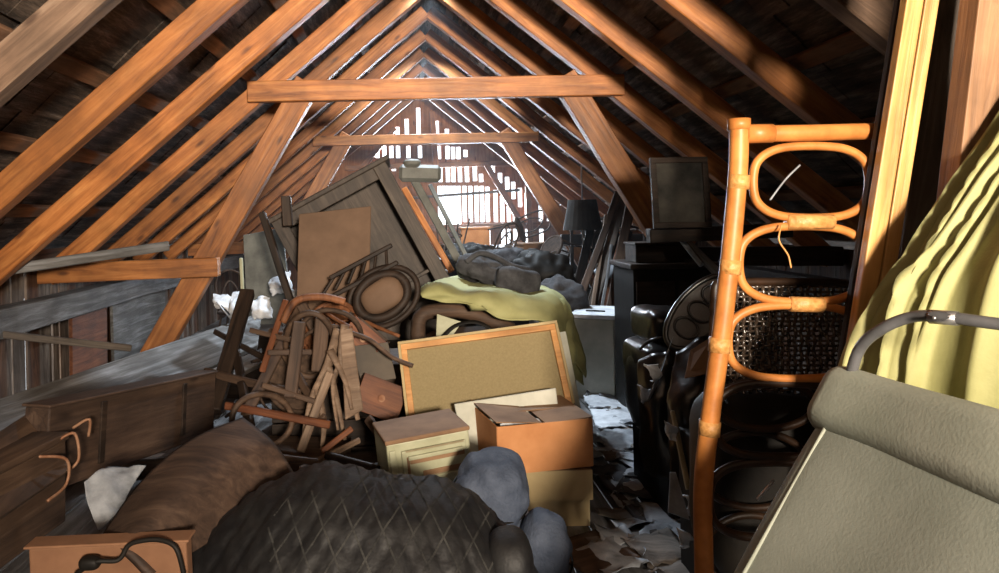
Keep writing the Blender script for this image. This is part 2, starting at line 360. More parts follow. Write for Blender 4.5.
# ------------------------------------------------------------------ roof timbers
RY = [1.05, 1.97]+[2.9+.93*i for i in range(11)]
ORD = ['first', 'second', 'third', 'fourth', 'fifth', 'sixth', 'seventh', 'eighth', 'ninth', 'tenth', 'eleventh', 'twelfth', 'thirteenth']
for i, y in enumerate(RY):
    for side, nm in ((-1, 'left'), (1, 'right')):
        a = slope_pt(side, -.03, y, .08); b = slope_pt(side, XF-.02, y, .08)
        wob = .006 if i < 5 else .012
        beam('rafter', a, b, .105, .155 if i < 7 else .14, BATTENL if i < 3 else ORANGE if i % 3 else ORANGE2, up=Vector((TN.x*side, 0, TN.z)), wob=wob,
             label=('dull brown' if i < 3 else 'orange pine')+' rafter on the %s roof slope, %s counted from the camera' % (nm, ORD[i]), cat='rafter', group='%s rafters' % nm)
bw = [.12, .55, .95, 1.35, 1.78, 2.2, 2.62, 3.02]
for k, xx in enumerate(bw):
    for side, nm in ((-1, 'left'), (1, 'right')):
        beam('roof_batten', slope_pt(side, xx, YN+.1, .21), slope_pt(side, xx, YG-.05, .21), .1, .035, BATTEN, up=Vector((TN.x*side, 0, TN.z)), wob=.006,
             label='brown batten running lengthwise above the %s rafters, %s below the ridge' % (nm, ORD[k]), cat='batten', group='%s roof battens' % nm)
# trusses: collar, leaning struts, short ties
def truss(y, first):
    zc = CAMZ+1.0; w2 = 1.5; nm = 'nearest' if first else 'farther'
    yy = y-.09
    beam('collar_beam', (RX-w2, yy, zc+.01), (RX+w2, yy, zc), .09, .165 if first else .13, ORANGE if first else ORANGE2, wob=.004,
         label='%s horizontal orange collar beam crossing between the roof slopes' % nm, cat='beam')
    for side, sn in ((-1, 'left'), (1, 'right')):
        a = Vector((RX+side*1.06, yy+.09, zc+.05)); b = Vector((RX+side*2.38, yy+.09, .38))
        beam('leaning_strut', a+(a-b)*.02, b, .2, .12, ORANGE2, up=Vector((0, 1, 0)), wob=.006,
             label='orange strut slanting down and %sward from the %s collar beam' % (sn, nm), cat='strut')
        beam('short_tie', (RX+side*(XF+.02), yy-.06, CAMZ-.4), (RX+side*1.75, yy-.06, CAMZ-.375), .1, .15, ORANGE2 if side < 0 else DARKW, wob=.004,
             label='short brown tie between the %s strut and the eaves at the %s collar' % (sn, nm), cat='beam')
truss(5.69, True); truss(9.41, False)
# gable framing
def gb(a, b, wd, ht, label, m=ORANGE2): return beam('gable_brace', P(*a), P(*b), wd, ht, m, up=Vector((0, 1, 0)), wob=.004, label=label, cat='brace')
yg = YG-.08
gb((345, 168, yg), (512, 163, yg), .1, .13, 'horizontal orange rail across the slatted far gable')
gb((270, 232, yg), (560, 224, yg), .1, .1, 'low horizontal rail at the foot of the bright slats of the far gable')
gb((486, 164, yg-.1), (524, 228, yg-.1), .1, .1, 'diagonal brace at the right side of the slatted far gable', ORANGE2)
gb((432, 112, yg-.02), (436, 166, yg-.02), .1, .22, 'upright orange post under the peak of the far gable', ORANGE)
gb((395, 128, yg-.02), (360, 170, yg-.02), .1, .12, 'left slanting brace under the peak of the far gable')
gb((527, 170, yg-.02), (531, 250, yg-.02), .1, .1, 'upright post near the right end of the slatted gable')
gb((395, 199, yg-.02), (520, 190, yg-.02), .05, .03, 'thin cross lath passing over the bright hatch', GREYBR)
# ------------------------------------------------------------------ left eaves
beam('loose_lath', P(-60, 279, 4.6), P(169, 246, 5.45), .03, .075, GREYW, wob=.004, up=Vector((0, 0, 1)), label='thin pale grey lath lying across the left rafter feet', cat='lath')
beam('thin_rail', P(-40, 330, 4.6), P(131, 348, 5.3), .05, .05, GREYBR, wob=.006, label='thin dark rail sloping down in front of the left wall boards', cat='rail')
WP = lambda px, py: P(px, py, 2.8*F/(411-px))
slab('pale_board', WP(112, 287), WP(166, 275), WP(164, 362), WP(115, 380), .03, GREYW, label='pale weathered wide board standing against the left wall', cat='board')
slab('red_board', WP(72, 303), WP(107, 294), WP(108, 380), WP(73, 395), .03, REDW, label='reddish board standing against the left wall beside the pale board', cat='board')
# long grey planks under the eaves
slab('long_plank', P(-60, 418, 3.5), P(262, 312, 6.4), P(258, 345, 5.7), P(-60, 492, 2.95), .04, GREYW, label='wide weathered grey plank lying lengthwise under the left eaves', cat='plank')
slab('long_plank', P(60, 432, 3.3), P(262, 348, 5.3), P(262, 362, 4.9), P(60, 462, 3.05), .04, GREYBR, label='narrow brown plank alongside the wide grey plank', cat='plank')
beam('trestle', P(100, 470, 4.3)+Vector((-.6, 0, -.0)), P(235, 460, 4.3), .1, .1, BROWNW, label='brown cross bearer carrying the wide grey plank', cat='bearer')

# chests at the left
def obox(name, a, b, dirv, depth, height, mat, label, catn, lidth=.03, hooks=None):
    """box whose visible front top edge runs a-b; depth goes along dirv"""
    a, b = Vector(a), Vector(b); x = (b-a).normalized(); z = Vector((0, 0, 1)); z = (z-x*z.dot(x)).normalized(); y = z.cross(x)
    if y.dot(Vector(dirv)) < 0: y = -y
    L = (b-a).length; ctr = (a+b)/2+y*depth/2
    M = Matrix(((x.x, y.x, z.x, ctr.x), (x.y, y.y, z.y, ctr.y), (x.z, y.z, z.z, ctr.z), (0, 0, 0, 1)))
    e = empty(name, M @ Matrix.Translation((0, 0, -height)), label, catn)
    mk('body', boxbm((L, depth, height-lidth), .006, (0, 0, -(height+lidth)/2)), mat, e, M)
    mk('lid', boxbm((L+.02, depth+.02, lidth), .006, (0, 0, -lidth/2+.001)), mat, e, M)
    return e, M
e, M = obox('wooden_chest', P(50, 405, 2.75), P(216, 371, 3.9), (-.3, 1, 0), .12, .34, BROWND, 'dark brown wooden chest with a plain long side below the grey planks', 'chest', lidth=.012)
for sx in (-.3, .3): mk('strap', boxbm((.03, .012, .26), .002, (sx, -.065, -.16)), DARKW, e, M)
e, M = obox('travel_chest', P(-70, 500, 2.0), P(66, 432, 2.72), (-1, .6, 0), .35, .34, BROWNW, 'old brown trunk with bent iron hasps in the left corner', 'trunk')
for ex, pts in ((.3, ((0, 0, 0), (.03, -.05, .02), (.04, -.06, -.08), (.02, -.03, -.12))), (.18, ((0, 0, -.02), (.05, -.07, -.05), (.05, -.07, -.14), (-.02, -.05, -.17))), (.42, ((0, 0, .02), (.01, -.06, .05), (.02, -.05, -.02)))):
    tube('hasp', [M @ Vector((ex+p[0]*1.3, -.17+p[1], -.02+p[2])) for p in pts], .006, RUST, e)
slab('brown_board', P(-60, 470, 2.2), P(48, 400, 3.0), P(70, 470, 2.7), P(-60, 560, 1.95), .03, BROWNW, label='dull brown board tilted above the old trunk', cat='board')
loft('paper_sheet', [[P(84, 482, 2.5), P(108, 468, 2.6), P(146, 466, 2.66)], [P(88, 505, 2.45), P(110, 495, 2.5), P(134, 482, 2.6)], [P(98, 530, 2.4), P(106, 524, 2.42), P(118, 512, 2.48)]], PAPERG, th=.003, amp=.02, freq=14, label='crumpled white paper sheet wedged between the chest and the bent panel', cat='paper')
bentfn = lambda u, v: -.006 if (u*7 % 1) < .08 else 0
loft('bent_panel', [[P(95, 545, 2.1), P(140, 482, 2.3), P(190, 440, 2.5), P(243, 417, 2.7)],
                    [P(120, 548, 2.0), P(172, 500, 2.18), P(225, 462, 2.4), P(272, 440, 2.6)],
                    [P(150, 575, 1.98), P(200, 548, 2.15), P(255, 510, 2.38), P(296, 476, 2.6)]], BROWND, th=.02, amp=.004, sub=8, label='curved brown wooden panel leaning behind the black quilt', cat='panel')
# carton bottom left
e, M = obox('flat_carton', P(28, 546, 2.0), P(186, 539, 2.0), (0, 1, 0), .05, .2, CARDTAN, 'flat pale tan carton at the bottom left with a black cord on it', 'carton', lidth=.008)
for ch in kids(e): ch.data.materials[0] = DULLCARD
tube('power_cable', [P(75, 575, 1.96), P(95, 562, 1.95), P(118, 560, 1.97), P(128, 546, 1.98), P(140, 541, 1.98), P(160, 540, 1.98), P(176, 548, 1.97), P(184, 575, 1.97)], .007, BLACKM, label='black cord looped over the flat carton', cat='cord')
blob('black_plug', P(90, 563, 1.96), (.03, .02, .018), BLACKM, sub=10, amp=.004, label='small black plug block lying on the flat carton', cat='plug')

# ------------------------------------------------------------------ black quilted mattress
QC = P(360, 622, 2.25)
q = empty('quilted_mattress', Matrix.Translation((QC.x, QC.y, .02)), 'black quilted mattress heaped up in the middle foreground', 'mattress')
RQ = rot(0, 8, -6); QI = Matrix.Translation(QC) @ RQ
LA, LB = Vector((50, -83)).normalized(), Vector((-27, -72)).normalized(); PIT = .078
def fams(p):
    px_, pz_ = p.x*310, p.z*310+p.y*180
    return (px_*LA.y-pz_*LA.x)/(PIT*310), (px_*LB.y-pz_*LB.x)/(PIT*310)
def quiltfn(d, p):
    a, b = fams(p); a = abs((a % 1)-.5)*2; b = abs((b % 1)-.5)*2
    return .008*min(1, 2.2*min(1-a, 1-b))-.004-(.05*max(0, -d.x-.3) if d.z > 0 else 0)
random.seed(3)
pad = blob('padding', QC, (.615, .42, .47), QUILT, e=.9, amp=.03, freq=3, parent=q, R=RQ.to_3x3(), sub=120, fn=quiltfn)
sm = bmesh.new(); vsn = pad.data.vertices; nu_ = 240
# stitched seam lines follow the valleys between the padded diamonds
for pl in pad.data.polygons:
    vi = list(pl.vertices); n_ = len(vi)
    for f_ in (0, 1):
        vals = [fams(vsn[k].co)[f_]+.5 for k in vi]; cr = []
        for k in range(n_):
            va, vb = vals[k], vals[(k+1) % n_]
            if math.floor(va) != math.floor(vb):
                lv = max(math.floor(va), math.floor(vb)); t_ = (lv-va)/(vb-va); cr.append(vsn[vi[k]].co.lerp(vsn[vi[(k+1) % n_]].co, t_)+pl.normal*.0015)
        if len(cr) == 2 and (cr[0]-cr[1]).length > 1e-4 and pl.center.x > -.16+.2*noise.noise(pl.center*4) and pl.center.y < .15:
            w2 = (cr[1]-cr[0]).normalized().cross(pl.normal)*.0028; d2 = (cr[1]-cr[0])*.08
            vq = [sm.verts.new(c_) for c_ in (cr[0]-w2-d2, cr[1]-w2+d2, cr[1]+w2+d2, cr[0]+w2-d2)]; sm.faces.new(vq)
bmesh.ops.solidify(sm, geom=sm.faces[:], thickness=.002)
mk('quilting_seam', sm, THREAD, q, QI)
blob('rolled_edge', P(508, 570, 2.1), (.07, .1, .12), QUILT, amp=.02, parent=q, sub=20)
# blue grey sacks
def sack(ctr, rad, label, Rm=None, tie=True, m=DENIM):
    e = empty('cloth_sack', Vector((ctr.x, ctr.y, max(0.0, ctr.z-rad[2]))), label, 'sack')
    blob('bag', ctr, rad, m, e=.75, amp=.035, freq=5, parent=e, R=Rm, sub=40)
    R4 = Rm.to_4x4() if Rm else Matrix(); T = Matrix.Translation(ctr) @ R4
    if tie: tube('drawstring', [T @ Vector((math.cos(a)*rad[0]*1.0, math.sin(a)*rad[1]*1.0, rad[2]*(.1+.25*math.sin(a*1.0)))) for a in [i*PI/8 for i in range(16)]], .004, BLACKM, e, closed=True)
    return e
sack(P(489, 500, 2.85), (.155, .14, .19), 'blue-grey cloth sack slumped against the cardboard boxes', rot(0, 14, 0).to_3x3())
sack(P(546, 560, 2.75), (.1, .12, .2), 'smaller blue-grey sack standing beside the mattress end', rot(0, 4, 0).to_3x3())
c0 = P(489, 545, 2.95); mk('support_crate', boxbm((.34, .3, .3), .006), BROWNW, M=Matrix.Translation((c0.x, 2.98, .15)), label='brown crate under the slumped blue-grey sack', cat='crate')

# ------------------------------------------------------------------ cardboard boxes stack
def carton(name, x0, x1, y0, y1, z0, z1, mat, topmat, label, rz=0, openflaps=False):
    ctr = Vector(((x0+x1)/2, (y0+y1)/2, z0)); M = Matrix.Translation(ctr) @ rot(z=rz); h = z1-z0; sx, sy = x1-x0, y1-y0
    e = empty(name, M, label, 'cardboard box')
    bm = bmesh.new()
    for c, s in (((0, -sy/2, h/2), (sx, .006, h)), ((0, sy/2, h/2), (sx, .006, h)), ((-sx/2, 0, h/2), (.006, sy, h)), ((sx/2, 0, h/2), (.006, sy, h)), ((0, 0, .004), (sx, sy, .008))): addbox(bm, c, s, None, .001)
    mk('body', bm, mat, e, M)
    if openflaps:
        for c, s, r in (((-sx*.28, -.01, h+.012), (sx*.47, sy*.98, .005), rot(y=5)), ((sx*.26, .0, h+.006), (sx*.5, sy*.98, .005), rot(y=-3, x=2)), ((0, sy*.2, h+.0), (sx*.95, sy*.5, .005), rot(x=-4))):
            mk('flap', addbox(bmesh.new(), c, s, r.to_3x3(), .001), topmat, e, M)
    else:
        for sgn in (-1, 1): mk('flap', addbox(bmesh.new(), (0, sgn*sy*.251, h+.002), (sx, sy*.495, .005), None, .001), topmat, e, M)
    return e, M
def xz(px, py, Y): p = P(px, py, Y); return p.x, p.z
x0, _ = xz(540, 530, 3.45); x1, z0 = xz(592, 533, 3.45); zt = xz(592, 498, 3.45)[1]
x0b, _ = xz(500, 500, 3.42)
carton('cardboard_box', x0b-.02, x1-.01, 3.45, 3.85, .0, zt, CARDTAN, CARDTOP, 'tan cardboard box on the floor, lowest of the stack of three')
x0c, _ = xz(500, 500, 3.4); x1c, zt2 = xz(592, 470, 3.4)
carton('cardboard_box', x0c, x1c, 3.4, 3.8, zt+.012, zt2, CARDTAN, CARDTOP, 'tan cardboard box in the middle of the stack of three')
x0d, zt3 = xz(492, 424, 3.36); x1d, _ = xz(587, 424, 3.36)
e, M = carton('cardboard_box', x0d-.03, x1d, 3.36, 3.78, zt2+.014, zt3, CARD, CARDTOP, 'orange-brown cardboard box with sagging open flaps, topmost of the stack', rz=12, openflaps=True)
loft('paper_scrap', [[P(500, 424, 3.4), P(520, 419, 3.45), P(545, 418, 3.5)], [P(502, 429, 3.38), P(522, 426, 3.42), P(548, 424, 3.46)]], PAPER, th=.003, amp=.01, freq=20, label='white paper strip lying on the orange-brown box flaps', cat='paper')
# cream case
cx0, ctop = xz(382, 434, 3.2); cx1, _ = xz(469, 434, 3.2); cb = xz(420, 500, 3.2)[1]
Mc = Matrix.Translation(((cx0+cx1)/2, 3.3, cb)) @ rot(z=14, y=-5); hh = ctop-cb; ww = cx1-cx0-.01
e = empty('cream_cabinet', Mc, 'small cream-painted cabinet with recessed panels in front of the cork board', 'cabinet')
mk('body', boxbm((ww, .3, hh), .01, (0, 0, hh/2)), CREAM, e, Mc)
mk('top_board', boxbm((ww+.01, .31, .02), .006, (0, 0, hh+.005)), CARDTOP, e, Mc)
fy = -.155
mk('front_frame', boxbm((ww*.78, .016, hh*.62), .005, (ww*.05, fy, hh*.56)), CREAM, e, Mc)
bm = bmesh.new()
for zz, cx_, w_ in ((.7, .08, .66), (.5, .14, .5)): mk('slot', boxbm((ww*w_, .006, .022), .002, (ww*cx_, fy-.009, hh*zz)), CARDTOP, e, Mc)
mk('small_door', boxbm((ww*.34, .014, hh*.3), .003, (ww*.14, fy-.012, hh*.3)), CREAM, e, Mc)
mk('door_gap', boxbm((ww*.38, .006, hh*.34), .002, (ww*.14, fy-.009, hh*.3)), CREAMD, e, Mc)
mk('upright_slot', boxbm((.012, .006, hh*.55), .002, (-ww*.27, fy-.009, hh*.5)), CARDTOP, e, Mc)
bm = bmesh.new(); addbox(bm, (ww*.06, fy-.009, hh*.86), (ww*.7, .004, .008))
mk('top_groove', bm, CREAMD, e, Mc)
mk('panel_ledge', boxbm((ww*.66, .02, .018), .004, (ww*.06, fy-.012, hh*.76)), CREAM, e, Mc)
mk('side_panel', boxbm((.03, .012, hh*.8), .004, (-ww*.44, fy, hh*.5)), CREAM, e, Mc)
mk('support_crate', boxbm((.46, .34, cb-.004), .006), BROWNW, M=Matrix.Translation(((cx0+cx1)/2, 3.33, cb/2-.002)) , label='brown crate hidden under the small cream cabinet', cat='crate')
# cork board in frame, leaning
def framed(name, A, B, C_, D, th, fw, fmat, pmat, label, catn, panelname='panel', inset=.012, two=None):
    A, B, C_, D = map(Vector, (A, B, C_, D)); x = (B-A).normalized(); n = (B-A).cross(D-A).normalized(); ctr = (A+B+C_+D)/4
    if n.dot(Vector((0, 0, CAMZ))-ctr) < 0: n = -n
    y = n.cross(x); M = Matrix(((x.x, y.x, n.x, ctr.x), (x.y, y.y, n.y, ctr.y), (x.z, y.z, n.z, ctr.z), (0, 0, 0, 1)))
    L = ((B-A).length+(C_-D).length)/2; H = ((D-A).length+(C_-B).length)/2
    e = empty(name, M, label, catn)
    for c, s in (((0, H/2-fw/2, 0), (L, fw, th)), ((0, -H/2+fw/2, 0), (L, fw, th)), ((-L/2+fw/2, 0, 0), (fw, H-2*fw, th)), ((L/2-fw/2, 0, 0), (fw, H-2*fw, th))):
        o = mk('frame_rail', boxbm(s, .003, c), fmat, e, M)
    mk(panelname, boxbm((L-fw, H-fw, .006), 0, (0, 0, -inset)), pmat, e, M)
    return e, M, L, H
YB = 3.95
FR = wood('orange_frame_wood', (.45, .2, .06), (.62, .3, .1), (.75, .42, .17), rough=.5)
e, M, L, H = framed('framed_cork_board', P(401, 345, YB), P(556, 324, YB), P(570, 402, YB-.2), P(410, 428, YB-.2), .025, .032, FR, CORK, 'large cork board in an orange wooden frame leaning behind the boxes', 'board')
bm = bmesh.new()
for c, s in (((0, H/2+.008, 0), (L+.03, .016, .035)), ((-L/2-.008, 0, 0), (.016, H, .035)), ((L/2+.008, 0, 0), (.016, H, .035))): addbox(bm, c, s, None, .003)
mk('outer_edge', bm, CARDTAN, e, M)
slab('cream_board', P(556, 333, YB+.09), P(566, 331, YB+.09), P(581, 408, YB-.1), P(560, 412, YB-.1), .03, WHITEB, label='cream board edge standing just behind the framed cork board', cat='board')
slab('white_board', P(454, 404, 3.66), P(556, 388, 3.66), P(562, 440, 3.6), P(466, 458, 3.6), .02, WHITEB, label='off-white board leaning against the lower part of the cork board', cat='board')
c0 = P(490, 430, 4.1); mk('support_crate', boxbm((1.0, .4, .42), .008), DARKW, M=Matrix.Translation((c0.x, 4.28, .21)), label='long dark crate on which the framed cork board leans', cat='crate')

# ------------------------------------------------------------------ mound with yellow-green cloth
mk('old_dresser', boxbm((.9, .6, .64), .02), BROWNW, M=Matrix.Translation((P(505, 350, 5.0).x, 5.05, .32)), label='low brown dresser buried under the yellow-green cloth', cat='dresser')
e = empty('armchair', Matrix.Translation((P(470, 330, 4.75).x, 4.75, .5)), 'brown upholstered armchair with rolled arm under the yellow-green cloth', 'armchair')
blob('seat', P(470, 352, 4.8), (.32, .25, .16), TANPANEL, e=.6, parent=e, amp=.01)
blob('backrest', P(470, 352, 4.95), (.34, .1, .14), BROWNW, e=.6, parent=e, amp=.01)
tube('arm', [P(418, 345, 4.6), P(420, 318, 4.6), P(437, 311, 4.62), P(470, 313, 4.64), P(512, 330, 4.66)], .05, BROWNW, e)
slab('cream_card', P(437, 314, 4.4), P(462, 322, 4.4), P(452, 337, 4.4), P(436, 336, 4.4), .006, CREAM, label='small cream card showing under the brown chair arm', cat='card')
tube('black_strap', [P(440, 340, 4.35), P(455, 326, 4.38), P(475, 322, 4.4), P(490, 328, 4.38)], .014, BLACKM, label='black strap across the small cream card', cat='strap', flat=.3)
fold = lambda u, v: .018*math.sin(u*19+v*5)*(.3+v)
loft('yellow_cloth', [[P(428, 283, 5.2), P(460, 276, 5.35), P(505, 282, 5.4), P(545, 285, 5.3), P(570, 305, 5.1)],
                      [P(420, 289, 4.6), P(458, 288, 4.6), P(502, 296, 4.6), P(550, 301, 4.7), P(580, 332, 4.9)],
                      [P(422, 298, 4.5), P(462, 303, 4.5), P(505, 318, 4.45), P(555, 330, 4.5), P(583, 378, 4.7)]], YCLOTH, th=.008, amp=.03, freq=5, sub=12, fn=fold,
     label='pale yellow-green cloth draped over the middle heap', cat='cloth')
loft('yellow_cloth', [[P(528, 290, 4.95), P(560, 296, 4.9), P(574, 318, 4.95)], [P(538, 320, 4.5), P(560, 335, 4.55), P(580, 350, 4.75)], [P(545, 332, 4.42), P(564, 352, 4.48), P(582, 385, 4.7)]], YCLOTH, th=.008, amp=.025, freq=6, sub=8, fn=fold,
     label='hanging yellow-green cloth corner to the right of the cork board', cat='cloth')
e = empty('bundled_blanket', P(498, 285, 5.15), 'charcoal blanket bundle lying on top of the yellow-green cloth', 'blanket')
blob('blanket_roll', P(487, 271, 5.1), (.22, .15, .1), BLANKET, amp=.05, freq=7, parent=e, R=rot(0, 18, 0).to_3x3(), sub=30)
blob('blanket_fold', P(517, 280, 4.95), (.15, .1, .085), BLANKET, e=.5, amp=.025, freq=6, parent=e, R=rot(0, 14, 0).to_3x3())
tube('blanket_hem', [P(466, 262, 4.98), P(480, 253, 4.98), P(497, 258, 4.97), P(512, 266, 4.95), P(530, 270, 4.94)], .022, BLANKET, e)

# ------------------------------------------------------------------ tilted wardrobe carcass
A = P(385, 162, 5.35); d1 = Vector((-115, 0, -60)).normalized(); d2 = Vector((65, 0, -128)).normalized()
x = (-d1); z = (-d2); z = (z-x*z.dot(x)).normalized(); y = z.cross(x)
Wd, Ht, Dp = 1.0, 1.7, .3
ctr = A-x*Wd/2-z*Ht/2+Vector((0, Dp/2, 0))
lean = Matrix.Rotation(math.radians(-6), 4, 'X')
Mw = Matrix.Translation(ctr) @ lean @ Matrix(((x.x, y.x, z.x, 0), (x.y, y.y, z.y, 0), (x.z, y.z, z.z, 0), (0, 0, 0, 1)))
if y.y < 0: pass
wr = empty('wardrobe_carcass', Mw, 'big dark wooden wardrobe carcass tipped over to one side, open towards the camera', 'wardrobe')
WD = wood('smoky_wardrobe_wood', (.02, .014, .01), (.05, .036, .027), (.1, .075, .056), rough=.6, axis=2)
sy = 1 if y.y > 0 else -1
for sx in (-1, 1):
    mk('side_panel', boxbm((.05, Dp, Ht), .006, (sx*(Wd/2-.025), 0, 0)), WD, wr, Mw)
    mk('face_stile', boxbm((.11, .03, Ht), .006, (sx*(Wd/2-.055), -sy*(Dp/2+.012), 0)), WD, wr, Mw)
mk('top_panel', boxbm((Wd, Dp, .05), .006, (0, 0, Ht/2-.025)), WD, wr, Mw)
mk('face_rail', boxbm((Wd-.22, .03, .1), .006, (0, -sy*(Dp/2+.012), Ht/2-.05)), WD, wr, Mw)
mk('cornice', boxbm((Wd+.08, Dp+.07, .04), .01, (0, 0, Ht/2+.02)), WD, wr, Mw)
mk('back_panel', boxbm((Wd-.06, .015, Ht-.06), 0, (0, sy*(Dp/2-.03), 0)), WD, wr, Mw)
mk('shelf', boxbm((Wd-.1, Dp-.05, .025), .003, (0, 0, -.05)), WD, wr, Mw)
slab('hardboard_sheet', P(299, 214, 4.95), P(371, 206, 4.95), P(369, 300, 4.75), P(296, 318, 4.75), .012, TANPANEL, label='plain tan hardboard sheet leaning in the wardrobe opening', cat='panel')
beam('orange_lath', P(404, 188, 5.75), P(452, 272, 5.55), .05, .03, ORANGE, up=Vector((0, 1, 0)), label='narrow orange lath leaning beside the tipped wardrobe', cat='lath')
e = empty('capped_post', P(440, 230, 6.1), 'grey post with a blunt box head leaning right of the wardrobe', 'post')
beam('post', P(413, 178, 6.2), P(466, 275, 6.0), .07, .1, CREST, up=Vector((0, 1, 0)), parent=e)
beam('head_box', P(399, 173, 6.15), P(441, 174, 6.15), .15, .15, CREST, parent=e, bev=.03)
blob('head_cap', P(412, 163, 6.15), (.08, .07, .035), CREST, parent=e, sub=12, amp=.003)
beam('grey_lath', P(430, 185, 6.5), P(478, 280, 6.2), .04, .05, CREST, up=Vector((0, 1, 0)), label='thin grey lath leaning behind the blunt grey post', cat='lath')
slab('plywood_sheet', P(243, 235, 6.6), P(282, 228, 6.6), P(300, 378, 6.5), P(250, 378, 6.5), .03, CREST, label='grey upright panel left of the tipped wardrobe', cat='panel')
beam('thin_post', P(241, 258, 6.3), P(247, 385, 6.3), .03, .03, CREAM, label='short pale post left of the grey upright panel', cat='post')
beam('cross_stick', P(262, 213, 5.2), P(300, 330, 5.0), .05, .06, DARKW, up=Vector((0, 1, 0)), wob=.01, label='dark post leaning along the left edge of the wardrobe', cat='post')
beam('cross_stick', P(286, 196, 5.25), P(288, 226, 5.25), .07, .07, DARKW, up=Vector((0, 1, 0)), label='stubby dark wooden block on the wardrobe corner', cat='block')

# ------------------------------------------------------------------ bentwood chairs
def make_chair(m, label, catn='chair', pad=None):
    e = empty('bentwood_chair', Matrix(), label, catn)
    sr = [(.2*math.cos(a), .2*math.sin(a), .45) for a in [i*PI/8 for i in range(16)]]
    mk('seat_ring', addtube(bmesh.new(), sr, .018, 3, True, 8), m, e, smooth=True)
    bm = bmesh.new(); bmesh.ops.create_cone(bm, segments=32, radius1=.19, radius2=.185, depth=.014, cap_ends=True); bmesh.ops.translate(bm, verts=bm.verts, vec=(0, 0, .452)); mk('seat', bm, pad or m, e)
    for sx, sy_, dx in ((-1, -1, .02), (1, -1, .02), (-1, 1, .03), (1, 1, .03)):
        mk('leg', addtube(bmesh.new(), [(sx*.13, sy_*.14, .45), (sx*.16, sy_*.16, .25), (sx*.19, sy_*.21, 0)], [.017, .013, .011], 4, False, 8), m, e, smooth=True)
    mk('backrest', addtube(bmesh.new(), [(-.16, .14, .43), (-.18, .2, .65), (-.15, .25, .85), (0, .27, .93), (.15, .25, .85), (.18, .2, .65), (.16, .14, .43)], .015, 5, False, 8), m, e, smooth=True)
    mk('inner_hoop', addtube(bmesh.new(), [(-.09, .17, .45), (-.1, .21, .65), (0, .25, .8), (.1, .21, .65), (.09, .17, .45)], .011, 5, False, 8), m, e, smooth=True)
    mk('stretcher_ring', addtube(bmesh.new(), [(.155*math.cos(a), .165*math.sin(a), .26) for a in [i*PI/6 for i in range(12)]], .009, 3, True, 6), m, e, smooth=True)
    return e
def place(src, ctr, R, s=1.0, **k):
    T = Matrix.Translation(ctr) @ R @ Matrix.Scale(s, 4) @ Matrix.Translation((0, 0, -.45))
    c = copy_tree(src, T)
    for key in ('label', 'group'):
        if key in c: del c[key]
    return tag(c, **k)
CH1 = wood('bentwood_brown', (.022, .013, .008), (.062, .036, .022), (.12, .072, .045), rough=.75, axis=2)
ch = make_chair(CH1, 'x'); chR = make_chair(wood('bentwood_orange', (.08, .03, .013), (.2, .075, .03), (.3, .125, .05), rough=.7, axis=2), 'x')
chs = [(P(296, 380, 4.1), rot(55, 35, 20), .95, ch, 'overturned brown bentwood chair low in the chair heap'),
       (P(330, 330, 4.45), rot(-70, 15, 40), .95, chR, 'orange-brown bentwood chair lying on its back at the top of the chair heap')]
for c_, R_, s_, src, lb in chs: place(src, c_, R_, s_, label=lb, cat='chair', group='bentwood chairs heaped before the wardrobe')
# padded oval chair backs in the wardrobe
e = empty('padded_chair_back', P(382, 298, 4.45), 'padded chair back with round dark rim and tan seat in the wardrobe opening', 'chair')
Rp = rot(70, 10, 0); Tp = Matrix.Translation(P(382, 296, 4.45)) @ rot(0, -28, 0) @ rot(x=75)
mk('rim', addtube(bmesh.new(), [(.17*math.cos(a), .13*math.sin(a), 0) for a in [i*PI/8 for i in range(16)]], .03, 3, True, 8), DARKW, e, Tp, smooth=True)
blob('pad', Tp.translation, (.14, .1, .05), TANPANEL, amp=.01, parent=e, R=Tp.to_3x3(), sub=16)
mk('outer_rim', addtube(bmesh.new(), [(.235*math.cos(a), .18*math.sin(a), -.05) for a in [i*PI/8 for i in range(16)]], .02, 3, True, 8), DARKW, e, Tp, smooth=True)
e = empty('spindle_seat', P(350, 275, 4.6), 'small dark slatted seat jammed against the hardboard sheet', 'seat')
for i in range(6): beam('slat', P(322+i*13, 296-i*6, 4.55), P(336+i*10, 274-i*5, 4.6), .02, .03, DARKW, parent=e, up=Vector((0, 1, 0)))
beam('seat_rail', P(325, 300, 4.53), P(398, 262, 4.53), .03, .04, DARKW, parent=e, up=Vector((0, 1, 0)))
beam('seat_rail', P(330, 278, 4.58), P(392, 245, 4.58), .03, .04, DARKW, parent=e, up=Vector((0, 1, 0)))
# red-brown boxes and drawers
def drawer(px, py, Y, R, s, m, label):
    M = Matrix.Translation(P(px, py, Y)) @ R; e = empty('drawer_box', M, label, 'drawer'); L, D, H = s
    mk('front', boxbm((L, .02, H), .003, (0, -D/2, 0)), m, e, M)
    bm = bmesh.new()
    for c, q in (((-L/2+.01, 0, 0), (.015, D, H*.9)), ((L/2-.01, 0, 0), (.015, D, H*.9)), ((0, D/2, 0), (L, .015, H*.9)), ((0, 0, -H*.45), (L, D, .01))): addbox(bm, c, q)
    mk('carcass', bm, BROWNW, e, M)
    mk('knob', addtube(bmesh.new(), [(0, -D/2-.01, 0), (0, -D/2-.035, 0)], [.014, .02], seg=10), RUST, e, M)
drawer(376, 398, 3.95, rot(-14, 24, 10), (.26, .22, .2), REDW, 'red-brown drawer tipped forward left of the cork board')
drawer(366, 338, 4.15, rot(-10, 40, -10), (.24, .2, .14), REDW, 'red-brown drawer standing on its corner above the tipped drawer')
slab('grey_seat_board', P(350, 346, 4.02), P(388, 342, 4.02), P(396, 378, 3.9), P(362, 384, 3.9), .02, GREYPANEL, label='square grey board between the two red-brown drawers', cat='board')
